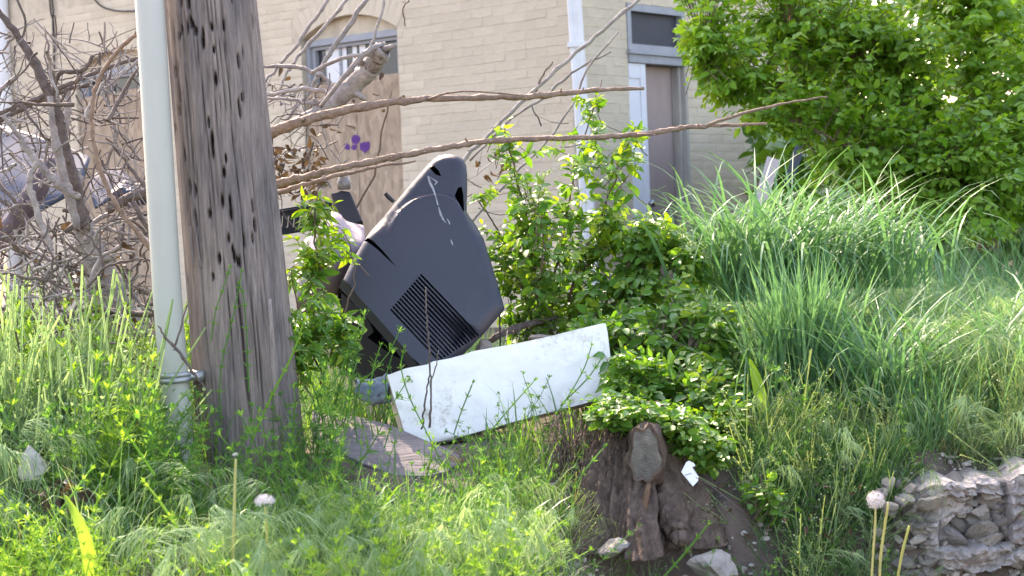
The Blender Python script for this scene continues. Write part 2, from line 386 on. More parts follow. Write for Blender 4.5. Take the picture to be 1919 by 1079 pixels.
def in_poly(x, y, P):
    c = False; n = len(P); j = n - 1
    for i in range(n):
        if (P[i][1] > y) != (P[j][1] > y) and x < (P[j][0] - P[i][0]) * (y - P[i][1]) / (P[j][1] - P[i][1]) + P[i][0]: c = not c
        j = i
    return c
def cdt_plate(outline, holes=(), step=None, jit=0, extra_edges=()):
    vs = [Vector(p) for p in outline]; es = [(i, (i + 1) % len(vs)) for i in range(len(vs))]
    for h in holes:
        b = len(vs); vs += [Vector(p) for p in h]; es += [(b + i, b + (i + 1) % len(h)) for i in range(len(h))]
    for pl in extra_edges:
        b = len(vs); vs += [Vector(p) for p in pl]; es += [(b + i, b + i + 1) for i in range(len(pl) - 1)]
    if step:
        xs = [p[0] for p in outline]; ys = [p[1] for p in outline]
        x = min(xs) + step * .5
        while x < max(xs):
            y = min(ys) + step * .5
            while y < max(ys):
                if in_poly(x, y, outline): vs.append(Vector((x + random.uniform(-jit, jit), y + random.uniform(-jit, jit))))
                y += step
            x += step
    r = delaunay_2d_cdt(vs, es, [], 0, 1e-6)
    V, Fc = r[0], r[2]; keep = []
    for f in Fc:
        cx = sum(V[i][0] for i in f) / len(f); cy = sum(V[i][1] for i in f) / len(f)
        if in_poly(cx, cy, outline) and not any(in_poly(cx, cy, h) for h in holes): keep.append(tuple(f))
    return V, keep

def wall_plate(name, X, length, openings, deep, top2=ROOF):
    mb = MB()
    V, Fc = cdt_plate([(0, -.1), (length, -.1), (length, top2), (0, ROOF)], [o.poly() for o in openings])
    mb.add([X(v[0], 0, v[1]) for v in V], Fc)
    for o in openings:
        P = o.poly()
        for i in range(len(P)):
            a, b = P[i], P[(i + 1) % len(P)]
            mb.add([X(a[0], 0, a[1]), X(b[0], 0, b[1]), X(b[0], -deep, b[1]), X(a[0], -deep, a[1])], [(0, 1, 2, 3)])
    return mb.obj(name, M['mortar'], house)
wall_plate('wall', XA, LA, [win1, win2], .16, ROOF2)
wall_plate('wall', XB, LB, [door], .10)
mb = MB()                                                       # the sides away from the street
mb.add([XA(LA, 0, -.1), XA(LA, -3.05, -.1), XA(LA, -3.05, ROOF2), XA(LA, 0, ROOF2)], [(0, 1, 2, 3)])
mb.add([XB(LB, 0, -.1), XB(LB, -LA, -.1), XB(LB, -LA, ROOF2), XB(LB, 0, ROOF)], [(0, 1, 2, 3)])
mb.obj('wall', M['mortar'], house)
mb = MB()
q_ = .25 * (ROOF2 - ROOF) / LA
mb.add([XA(-.25, .25, ROOF - q_), XA(LA + .25, .25, ROOF2 + q_), XA(LA + .25, -3.3, ROOF2 + q_), XA(-.25, -3.3, ROOF - q_), XA(-.25, .25, ROOF + .16 - q_), XA(LA + .25, .25, ROOF2 + .16 + q_), XA(LA + .25, -3.3, ROOF2 + .16 + q_), XA(-.25, -3.3, ROOF + .16 - q_)],
       [(3, 2, 1, 0), (4, 5, 6, 7), (0, 1, 5, 4), (1, 2, 6, 5), (2, 3, 7, 6), (3, 0, 4, 7)])
mb.obj('roof', M['framepaint'], house)  # unseen roof, pitched to let sun onto the shrub and tree tops

# bricks: each one a small bevelled, slightly uneven slab; eight shapes shared by all
def brick_mesh(k):
    rr = random.Random(k); V = []; nu, nv = 4, 3
    for j in range(nv):
        for i in range(nu):
            u = i / (nu - 1) - .5; v = j / (nv - 1) - .5
            edge = i in (0, nu - 1) or j in (0, nv - 1)
            V.append((u * .99 + rr.uniform(-.010, .010), (.62 if edge else 1.0) * rr.uniform(.85, 1.15), v * .925 + rr.uniform(-.03, .03)))
    Fc = [(j * nu + i, j * nu + i + 1, (j + 1) * nu + i + 1, (j + 1) * nu + i) for j in range(nv - 1) for i in range(nu - 1)]
    ring = [0, 1, 2, 3, 7, 11, 10, 9, 8, 4]; b = len(V)
    for r_ in ring: V.append((V[r_][0] * 1.02, -.6, V[r_][2] * 1.06))
    for i in range(10): Fc.append((ring[(i + 1) % 10], ring[i], b + i, b + (i + 1) % 10))
    me = bpy.data.meshes.new('brick'); me.from_pydata(V, [], Fc); me.materials.append(M['brick'])
    me.update(); return me
BR = [brick_mesh(k) for k in range(8)]
CH, BL, PROUD = .0715, .212, .0044
def rows(X, dirv, nrm, length, openings, zlo, zhi, ring):
    out = []; k = 0; z = zlo
    while z < zhi:
        zc = z + CH / 2
        iv = [c for c in (o.cut(zc, ring) for o in openings) if c]
        header = k % 7 == 3
        L = BL / 2 if header else BL
        u = -(L / 2 if k % 2 else 0) - (.05 if header else 0)
        while u < length:
            segs = [(max(u, 0), min(u + L, length))]
            for a, b in iv:
                ns = []
                for s0, s1 in segs:
                    if s1 <= a or s0 >= b: ns.append((s0, s1))
                    else:
                        if s0 < a: ns.append((s0, a))
                        if s1 > b: ns.append((b, s1))
                segs = ns
            for s0, s1 in segs:
                if s1 - s0 > .025: out.append(((s0 + s1) / 2, zc, s1 - s0, CH, 0))
            u += L
        z += CH; k += 1
    for o in openings:
        if o.rise:
            a = math.asin((o.u1 - o.uc) / o.R); n = max(7, int(2 * a * (o.R + ring / 2) / .072))
            for i in range(n):
                t = -a + 2 * a * (i + .5) / n; Rm = o.R + ring / 2
                out.append((o.uc + Rm * math.sin(t), o.zc + Rm * math.cos(t), ring, 2 * a * Rm / n, math.pi / 2 - t))
    return [(X, dirv, nrm) + r for r in out]
allb = rows(XA, DA, NA, LA, [win1, win2], .62, 3.7, .20) + rows(XB, DB, NB, LB, [door], .62, 3.7, 0)
def brick_mat(b):
    X, d, n, u, z, L, h, rot = b
    up = Vector((0, 0, 1)); a = d * math.cos(rot) + up * math.sin(rot); c = -d * math.sin(rot) + up * math.cos(rot)
    rot += random.uniform(-.012, .012); z += random.uniform(-.0022, .0022); a = d * math.cos(rot) + up * math.sin(rot); c = -d * math.sin(rot) + up * math.cos(rot)
    p = X(u, random.uniform(-.0012, .0012), z); mm = Matrix.Identity(4)
    for i in range(3): mm[i][0] = a[i] * L; mm[i][1] = n[i] * PROUD; mm[i][2] = c[i] * h; mm[i][3] = p[i]
    return mm
def hidden(px, py):          # behind the pole, television, shrubs
    return (245 < px < 545) or (620 < px < 940 and py > 290 + abs(px - 840) * .7) or py > 430 or (px > 1290 and py < 190)
vis = []; rest = []
for b in allb:
    px, py, k = topx(b[0](b[3], 0, b[4]))
    if -15 < px < W + 15 and -15 < py < H:
        (rest if hidden(px, py) else vis).append((k, b))
    elif -400 < px < W + 600 and py > -500: rest.append((k, b))
vis.sort(key=lambda t: t[0]); rest += vis[300:]; vis = vis[:300]
for k, b in vis:
    o = link('brick', random.choice(BR), house); o.matrix_parent_inverse = Matrix.Translation(house.location).inverted(); o.matrix_basis = brick_mat(b)
Vs, Fs = [], []; base = 0
tv = [np.array([v.co for v in me.vertices]) for me in BR]; tf = [tuple(p.vertices) for p in BR[0].polygons]
for k, b in rest:
    mm = np.array(brick_mat(b)); t = random.choice(tv); Vs.append(t @ mm[:3, :3].T + mm[:3, 3]); Fs.append(np.array(tf) + base); base += len(t)
o = link('far_bricks', mesh_np('far_bricks', np.concatenate(Vs), np.concatenate(Fs), M['brick'], False), house); o['kind'] = 'stuff'

def bar(mb, X, u0, u1, z0, z1, d0, d1, mi=0):
    mb.box((u0, d0, z0), (u1, d1, z1), mi, X)
def arched_window(o, zboard, name_mark):
    w = empty('window'); w.parent = house; w.matrix_parent_inverse = Matrix.Translation(house.location).inverted()
    d = -.10
    ztop = o.zs - .06
    f = MB()                                                     # painted wooden frame and the curved head above it
    bar(f, XA, o.u0 + .004, o.u0 + .045, zboard - .05, ztop, d, d + .05); bar(f, XA, o.u1 - .045, o.u1 - .004, zboard - .05, ztop, d, d + .05)
    bar(f, XA, o.u0 + .004, o.u1 - .004, ztop + .001, ztop + .055, d, d + .052)
    bar(f, XA, o.u0 + .047, o.u0 + .085, zboard - .05, ztop - .03, d - .03, d + .02); bar(f, XA, o.u1 - .085, o.u1 - .047, zboard - .05, ztop - .03, d - .03, d + .02)
    bar(f, XA, o.u0 + .046, o.u1 - .046, ztop - .03, ztop - .001, d - .03, d + .022)
    f.obj('frame', M['framepaint'], w)
    f = MB(); P = [(o.u0 + .003, ztop + .057), (o.u1 - .003, ztop + .057)]; a = math.asin((o.u1 - .003 - o.uc) / o.R)
    for k in range(11):
        t = a - 2 * a * k / 10; P.append((o.uc + o.R * math.sin(t), o.zc + o.R * math.cos(t) - .002))
    f.add([XA(p[0], d + .03, p[1]) for p in P], [tuple(range(len(P)))]); f.obj('arch_panel', M['mortar'], w)
    g = MB(); g.add([XA(o.u0 + .08, d - .02, .9), XA(o.u1 - .08, d - .02, .9), XA(o.u1 - .08, d - .02, ztop - .02), XA(o.u0 + .08, d - .02, ztop - .02)], [(0, 1, 2, 3)])
    g.obj('pane', M['glass'], w)
    mf = MB()
    for q in (.36, .68): 
        uu = o.u0 + (o.u1 - o.u0) * q; bar(mf, XA, uu - .012, uu + .012, zboard - .03, ztop - .03, d - .018, d + .002)
    mf.obj('glazing_bar', M['framepaint'], w)
    return w
_, zb = uvA(700, 150); _, zb2 = uvA(700, 137)
w1 = arched_window(win1, zb, True)
_, zc_ = uvA(200, 172)
w2 = arched_window(win2, zc_, False)
# papers behind the glass of the nearer window
mb = MB(); a = uvA(633, 142); b = uvA(592, 82)
bar(mb, XA, a[0], b[0], zb - .02, b[1] - .01, -.117, -.113); mb.obj('paper', M['paper'], w1)
mb = MB()
for (x0, y0, x1, y1) in ((642, 82, 652, 128), (655, 78, 668, 118)):
    a = uvA(x1, y1); b = uvA(x0, y0); bar(mb, XA, a[0], b[0], a[1], b[1], -.117, -.113)
mb.obj('paper', M['paper'], w1)
def board(o, ztop, parent, mark):
    mb = MB(); zt = ztop
    bar(mb, XA, o.u0 + .012, o.u0 + (o.u1 - o.u0) * .47, .85, zt, -.045, -.03)
    mb.obj('strand_board', M['osb'], parent)
    mb = MB(); bar(mb, XA, o.u0 + (o.u1 - o.u0) * .47 + .006, o.u1 - .01, .85, zt - .02, -.043, -.028); mb.obj('strand_board', M['osb'], parent)
    if mark:                                                     # purple painted scrawl
        pm = MB()
        for blob in ([(654, 263), (655, 256), (660, 252), (667, 253), (671, 258), (669, 266), (664, 270), (657, 269)], [(670, 268), (677, 266), (688, 265), (689, 274), (687, 281), (682, 284), (679, 288), (676, 283), (670, 280)],
                     [(655, 272), (662, 270), (665, 272), (664, 280), (657, 281), (654, 277)], [(640, 270), (644, 268), (651, 271), (652, 279), (648, 281), (641, 278)]):
            P = [uvA(*q) for q in blob]; pm.add([XA(p[0], -.0265, p[1]) for p in P], [tuple(range(len(P)))])
        pm.obj('paint_scrawl', M['purple'], parent)
board(win1, (zb + zb2) / 2 + .01, w1, True); board(win2, zc_, w2, False)

# side door with transom
dr = empty('doorway'); dr.parent = house; dr.matrix_parent_inverse = Matrix.Translation(house.location).inverted()
_, zl0 = uvB(1178, 92); _, zl1 = uvB(1178, 109)
t1 = uvB(1183, 20); 
mb = MB()
bar(mb, XB, ub0 + .003, ub0 + .05, zl0, zd - .003, -.08, .012); bar(mb, XB, ub1 - .05, ub1 - .003, zl0, zd - .003, -.08, .012)
bar(mb, XB, ub0 + .051, ub1 - .051, zd - .06, zd - .004, -.08, .010); bar(mb, XB, ub0 + .051, ub1 - .051, zl0 - .001, zl0 + .045, -.06, .008)
bar(mb, XB, ub0 + .052, ub0 + .075, zl0 + .046, zd - .062, -.05, -.01)
mb.obj('transom_frame', M['framepaint'], dr)
mb = MB(); mb.add([XB(ub0 + .05, -.04, zl0), XB(ub1 - .05, -.04, zl0), XB(ub1 - .05, -.04, zd - .05), XB(ub0 + .05, -.04, zd - .05)], [(0, 1, 2, 3)]); mb.obj('transom_pane', M['screen'], dr)
mb = MB(); bar(mb, XB, ub0 - .012, ub1 + .012, zl1 + .035, zl0 - .003, -.08, .04); bar(mb, XB, ub0 + .003, ub1 - .003, zl1 - .03, zl1 + .034, -.08, .02)
mb.obj('transom_sill', M['framepaint'], dr)
ubm = uvB(1216, 300)[0]
mb = MB(); z0 = .66
bar(mb, XB, ub0 + .005, ubm, z0, zl1 - .033, -.05, -.008)
bar(mb, XB, ubm - .07, ubm - .002, z0, zl1 - .035, -.007, .001); bar(mb, XB, ub0 + .01, ubm - .071, zl1 - .15, zl1 - .035, -.007, .0)
dl = mb.obj('door', M['doorpaint'], dr)
mb = MB(); bar(mb, XB, ubm + .012, ub1 - .085, z0, zl1 - .033, -.098, -.09); mb.obj('brown_board', M['greyboard'], dr)
mb = MB(); bar(mb, XB, ub1 - .08, ub1 - .045, z0, zl1 - .032, -.09, -.02); bar(mb, XB, ub1 - .04, ub1 - .003, z0, zl1 - .032, -.09, .014); mb.obj('door_jamb', M['jambpaint'], dr)
ku, kz = uvB(1217, 381)
mb = MB()
for sgn in (0, 1):
    c = XB(ku + .055 * sgn, .0 if sgn == 0 else -.06, kz)
    for (r0_, d_) in ((.012, .0), (.028, .02), (.031, .035), (.022, .05), (.004, .055)): pass
    mb.tube([c + NB * -.03, c + NB * .01, c + NB * .02, c + NB * .038, c + NB * .05], [.012, .012, .029, .031, .014], 12)
mb.obj('door_knob', M['knob'], dr, True)
# rust-red corner post at the far end of the side wall
mb = MB(); bar(mb, XB, LB + .002, LB + .17, 0, 4.2, -.1, .03); mb.obj('corner_post', M['rust'], house)

# downpipe on the corner, pipe at the far end of the wall, cables
dp = MB()
p0 = at(1076, 0, 12.98); p1 = at(1098, 335, 12.98); dd = (p1 - p0)
P = [p0 - dd * 3.0, p0, p1, p0 + dd * 1.95]
def flat_pipe(mb, P, wx, wy):
    X = Vector((.96, -.1, 0)).normalized(); Yv = Vector((0.1, 1, 0)).normalized()
    prof = [(-.5, -.35), (-.4, -.5), (-.15, -.5), (-.1, -.42), (.1, -.42), (.15, -.5), (.4, -.5), (.5, -.35), (.5, .5), (-.5, .5)]
    vs = [p + X * (a * wx) + Yv * (b * wy) for p in P for a, b in prof]; n = len(prof)
    mb.add(vs, [(i * n + j, i * n + (j + 1) % n, (i + 1) * n + (j + 1) % n, (i + 1) * n + j) for i in range(len(P) - 1) for j in range(n)])
flat_pipe(dp, P, .105, .08)
o = dp.obj('downpipe', M['whitepaint'], house)
for q in (.25, 1.2, -1.0):
    bk = MB()
    c = p0 + dd * q; bk.box((c.x - .07, c.y - .05, c.z - .018), (c.x + .07, c.y + .06, c.z + .018)); bk.obj('pipe_bracket', M['whitepaint'], o)

dp = MB(); p0 = XA(LA - .22, .06, 0); p1 = XA(LA - .22, .06, ROOF - .3)
dp.tube([p0, (p0 + p1) / 2, p1], [.065] * 3, 12)
o = dp.obj('downpipe', M['whitepaint'], house, True)
cb = MB()
for off in (0, 6):
    a = [(94 + off * .5, -40), (98 + off, 20), (103, 42), (105, 100), (104 + off * .3, 170), (106, 240)]
    P = []
    for q in crom([(x, y) for x, y in a], 5):
        u, z = uvA(q[0], q[1]); P.append(XA(u, .02 + off * .001, z))
    cb.tube(P, [.009] * len(P), 6)
cb.obj('cable', M['cable'], house, True)
cb = MB(); P = []
for q in crom([(170, -20), (190, 8), (215, 19), (250, 21), (300, 16)], 5):
    u, z = uvA(q[0], q[1]); P.append(XA(u, .03, z))
cb.tube(P, [.008] * len(P), 6); cb.obj('cable', M['cable'], house, True)

# far things: neighbour house behind the tree
nb = empty('neighbour_house', (3.9, 22, .5)); tag(nb, 'pale sided house glimpsed through the leaves behind the tree', 'house')
mb = MB(); mb.box((3.25, 22, .4), (4.4, 24, 4.6)); mb.obj('wall', M['siding'], nb)
mb = MB()
for k in range(28): mb.box((3.25, 21.985, .5 + k * .14), (4.4, 21.998, .5 + k * .14 + .125))
o = mb.obj('siding_boards', M['siding'], nb); o['kind'] = 'stuff'
mb = MB(); mb.add([(3.1, 21.7, 4.6), (4.55, 21.7, 4.6), (4.55, 23, 5.4), (3.1, 23, 5.4), (3.1, 24.2, 4.6), (4.55, 24.2, 4.6)], [(0, 1, 2, 3), (3, 2, 5, 4), (0, 3, 4), (1, 5, 2)]); mb.obj('roof', M['framepaint'], nb)

# ------------------------------------------------------------------ utility pole and its conduit
def build_pole():
    cb_, ct = at(468, 830, 5.15), at(390, 0, 5.15)
    ax = (ct - cb_).normalized(); L0 = (ct - cb_).length
    bot = cb_ - ax * .35; Ltot = L0 + .35 + 1.6
    nT, nZ = 300, 420; e1 = Vector((1, 0, 0)); e1 = (e1 - ax * e1.dot(ax)).normalized(); e2 = ax.cross(e1)
    r = np.linspace(0, 1, nZ); zz = r * Ltot
    dense = np.linspace(0, 1, nZ)
    th = np.linspace(0, 2 * np.pi, nT, endpoint=False)
    TH, ZZ = np.meshgrid(th, zz)
    Rb = 195 / 2 * 5.15 / F; Rt = 166 / 2 * 5.15 / F
    RR = Rb + (Rt - Rb) * (ZZ - .35) / L0
    # wobble and grain
    g = np.zeros_like(RR); rr = np.random.default_rng(3)
    for k in range(26):
        fr = rr.integers(6, 60); g += np.sin(TH * fr + rr.uniform(0, 6.3) + .9 * np.sin(ZZ * rr.uniform(.8, 3) + rr.uniform(0, 6))) * .0006 * rr.uniform(.4, 1.2)
    g += .004 * np.sin(TH * 3 + ZZ * .8) + .003 * np.sin(TH * 5 + 1)
    crack = np.zeros_like(RR)
    def add_crack(t0, z0, z1, wid, dep, drift=0):
        c = t0 + drift * (ZZ - z0) + .02 * np.sin(ZZ * 5 + t0 * 9) + .01 * np.sin(ZZ * 17 + t0 * 3)
        d = np.abs((TH - c + np.pi) % (2 * np.pi) - np.pi)
        env = np.clip((ZZ - z0) / .12, 0, 1) * np.clip((z1 - ZZ) / .12, 0, 1)
        np.maximum(crack, np.exp(-(d / wid) ** 2) * dep * env, out=crack)
    # visible face is around theta where direction = -Y
    f0 = math.atan2(Vector((0, -1, 0)).dot(e2), Vector((0, -1, 0)).dot(e1))
    def th_px(px, py):       # photo x -> angle on the visible face
        c = crom([(390, 0), (430, 415), (468, 830)], 1)
        ax_x = 390 + (468 - 390) * py / 830; hw = (166 + 29 * py / 830) / 2
        s = max(-.97, min(.97, (px - ax_x) / hw))
        return f0 + math.asin(s) * (1 if e1.x * math.cos(f0 + .1) > e1.x * math.cos(f0) else -1)
    def zp(py): return .35 + (830 - py) / 830 * L0
    for (x0, y0, y1, w_, dep) in ((350, 0, 120, .012, .012), (372, 120, 360, .011, .014), (352, 0, 420, .009, .012), (398, 90, 300, .012, .014), (388, 290, 500, .013, .016), (410, 300, 520, .01, .012), (440, 20, 300, .011, .012),
                              (452, 180, 420, .012, .014), (360, 430, 520, .02, .014), (370, 420, 500, .015, .012), (468, 340, 560, .014, .018), (500, 560, 790, .016, .02), (520, 540, 770, .014, .018), (535, 560, 700, .01, .014), (490, 500, 760, .02, .02), (470, 480, 800, .03, .022)):
        add_crack(th_px(x0, (y0 + y1) / 2), zp(y1), zp(y0), w_ * .8, min(dep, .013), 0)
    for k in range(150):
        z0 = rr.uniform(0, Ltot); add_crack(rr.uniform(0, 6.28), z0, z0 + rr.uniform(.2, .9), rr.uniform(.006, .012), rr.uniform(.004, .011))
    holes = [(353, 10), (367, 12), (377, 58), (381, 65), (372, 48), (411, 60), (433, 58), (350, 70), (327, 30), (348, 125), (342, 132), (350, 172), (348, 205), (405, 232), (411, 270), (413, 285), (412, 262), (415, 102), (466, 190), (462, 216), (446, 8), (460, 205),
             (434, 325), (447, 400), (445, 380), (407, 397), (380, 400), (382, 412), (443, 445), (459, 488), (463, 490), (425, 480), (413, 512), (489, 425), (370, 345), (485, 390), (358, 285), (334, 208), (335, 235), (395, 72), (437, 300), (450, 465)]
    hr = random.Random(4); holes += [(hr.uniform(325, 500), hr.uniform(0, 560)) for _ in range(14)]
    for (hx, hy) in holes:
        t = th_px(hx, hy); z = zp(hy); d = np.abs((TH - t + np.pi) % (2 * np.pi) - np.pi)
        a = rr.uniform(.018, .034); b = rr.uniform(.009, .020)
        np.maximum(crack, np.exp(-((d / a) ** 2 + ((ZZ - z) / b) ** 2) ** 1.5) * .026, out=crack)
    RR = RR + g - crack
    P = np.array(bot)[None, None] + ZZ[..., None] * np.array(ax) + RR[..., None] * (np.cos(TH)[..., None] * np.array(e1) + np.sin(TH)[..., None] * np.array(e2))
    idx = np.arange(nT * nZ).reshape(nZ, nT)
    Q = np.stack([idx[:-1], np.roll(idx, -1, 1)[:-1], np.roll(idx, -1, 1)[1:], idx[1:]], -1).reshape(-1, 4)
    m = bpy.data.materials.new('pole_wood'); m.use_nodes = True; N = m.node_tree.nodes; L = m.node_tree.links; p = N['Principled BSDF']
    p.inputs['Roughness'].default_value = .9; p.inputs['Specular IOR Level'].default_value = .2
    tc = N.new('ShaderNodeTexCoord'); mp = N.new('ShaderNodeMapping'); mp.inputs['Scale'].default_value = (1, 1, .06); L.new(tc.outputs['Object'], mp.inputs[0])
    n1 = N.new('ShaderNodeTexNoise'); n1.inputs['Scale'].default_value = 130; n1.inputs['Detail'].default_value = 12; n1.inputs['Roughness'].default_value = .72; L.new(mp.outputs[0], n1.inputs[0])
    mp2 = N.new('ShaderNodeMapping'); mp2.inputs['Scale'].default_value = (1, 1, .25); L.new(tc.outputs['Object'], mp2.inputs[0])
    n2 = N.new('ShaderNodeTexNoise'); n2.inputs['Scale'].default_value = 9; n2.inputs['Detail'].default_value = 5; L.new(mp2.outputs[0], n2.inputs[0])
    r1 = N.new('ShaderNodeValToRGB'); L.new(n1.outputs[0], r1.inputs[0]); c = r1.color_ramp
    c.elements[0].position = .25; c.elements[0].color = (.082, .070, .065, 1); c.elements[1].position = .68; c.elements[1].color = (.355, .30, .268, 1)
    r2 = N.new('ShaderNodeValToRGB'); L.new(n2.outputs[0], r2.inputs[0]); c = r2.color_ramp
    c.elements[0].position = .35; c.elements[0].color = (.62, .62, .66, 1); c.elements[1].position = .65; c.elements[1].color = (1.12, 1.06, 1.02, 1)
    mx = N.new('ShaderNodeMix'); mx.data_type = 'RGBA'; mx.blend_type = 'MULTIPLY'; mx.inputs[0].default_value = 1; L.new(r1.outputs[0], mx.inputs[6]); L.new(r2.outputs[0], mx.inputs[7])
    at_ = N.new('ShaderNodeAttribute'); at_.attribute_name = 'crack'
    mx2 = N.new('ShaderNodeMix'); mx2.data_type = 'RGBA'; L.new(at_.outputs['Fac'], mx2.inputs[0]); L.new(mx.outputs[2], mx2.inputs[6]); mx2.inputs[7].default_value = (.035, .024, .02, 1)
    L.new(mx2.outputs[2], p.inputs['Base Color'])
    b = N.new('ShaderNodeBump'); b.inputs['Strength'].default_value = .6; b.inputs['Distance'].default_value = .004; L.new(n1.outputs[0], b.inputs['Height']); L.new(b.outputs[0], p.inputs['Normal'])
    root = empty('utility_pole', cb_); tag(root, 'weathered grey-brown wooden utility pole full of cracks and nail holes', 'utility pole')
    me = mesh_np('pole', P.reshape(-1, 3), Q, m, True)
    at2 = me.attributes.new('crack', 'FLOAT', 'POINT'); at2.data.foreach_set('value', np.clip(crack.ravel() / .014, 0, 1).astype(np.float32))
    link('pole', me, root)
    # narrow splits standing off the left face near the middle
    mb = MB()
    for rows_ in ([(357, 425, 5.03, 5), (360, 470, 5.02, 7), (362, 500, 5.02, 4)], [(368, 436, 5.02, 4), (371, 470, 5.015, 5), (378, 503, 5.02, 3)], [(505, 560, 5.02, 10), (512, 680, 5.0, 14), (520, 790, 5.0, 10)]):
        mb = MB(); P_, r_ = branch_pts(rows_, 4, 0); mb.tube(P_, r_, 6); mb.obj('splinter', m, root, True)
    return root
build_pole()
cond = empty('conduit_pipe', at(335, 840, 5.0)); tag(cond, 'long pale grey conduit pipe running up beside the wooden pole', 'pipe')
mb = MB(); P, r = branch_pts([(245, -500, 4.98, 54), (262, -200, 4.98, 54), (280, 0, 4.98, 55), (312, 530, 4.98, 53), (331, 760, 4.99, 50), (337, 900, 5.0, 50)], 5, 0)
r = [54 / 2 * 4.98 / F] * len(P); mb.tube(P, r, 28); mb.obj('pipe', M['conduit'], cond, True)
mb = MB(); c0 = at(329, 697, 4.985); c1 = at(331, 717, 4.985); dr_ = (c1 - c0)
mb.tube([c0, c0 + dr_ * .05, c0 + dr_ * .45, c0 + dr_ * .5, c0 + dr_ * .55, c0 + dr_ * .95, c1], [.042, .0465, .0465, .043, .0465, .0465, .042], 24)
mb.box((c0.x + .02, c0.y - .012, c1.z + .004), (c0.x + .075, c0.y + .10, c0.z - .002))
mb.tube([Vector((c0.x + .066, c0.y - .03, (c0.z + c1.z) / 2)), Vector((c0.x + .066, c0.y + .02, (c0.z + c1.z) / 2))], [.007, .007], 8)
mb.obj('strap', M['metal'], cond, True)

# ------------------------------------------------------------------ plates cut along outlines on a real plane
def plane3(a, b, c):
    A, B, C = at(*a), at(*b), at(*c); n = (B - A).cross(C - A).normalized()
    if n.dot(A - EYE) > 0: n = -n                     # faces the street
    return A, n
def slab(name, pl, outline, thick, material, parent=None, holes=(), step=None, disp=None, disp_back=0, back_shift=Vector((0, 0, 0)), smooth=False, edgemat=None, extra=()):
    A, n = pl; V, Fc = cdt_plate(outline, holes, step, (step or 0) * .25, extra)
    mb = MB(); nV = len(V)
    front = [on_plane(v[0], v[1], A, n) + (n * disp(v[0], v[1]) if disp else Vector()) for v in V]
    Fc = [f if (front[f[1]] - front[f[0]]).cross(front[f[2]] - front[f[0]]).dot(n) > 0 else f[::-1] for f in Fc]
    back = [p - n * thick + back_shift for p in front]
    mb.add(front, Fc)
    mb2 = [tuple(i + nV for i in f[::-1]) for f in Fc]
    mb.v += [tuple(p) for p in back]; mb.f += mb2; mb.m += [0] * len(mb2)
    cnt = {}
    for f in Fc:
        for i in range(len(f)):
            a, b = f[i], f[(i + 1) % len(f)]
            cnt[(a, b)] = cnt.get((a, b), 0) + 1
    for (a, b) in list(cnt):
        if (b, a) not in cnt: mb.f.append((b, a, a + nV, b + nV)); mb.m.append(1 if edgemat else 0)
    return mb.obj(name, [material, edgemat] if edgemat else material, parent, smooth)
def smooth_out(P, n=4): return [tuple(q) for q in crom(list(P) + [P[0]], n)][:-1]

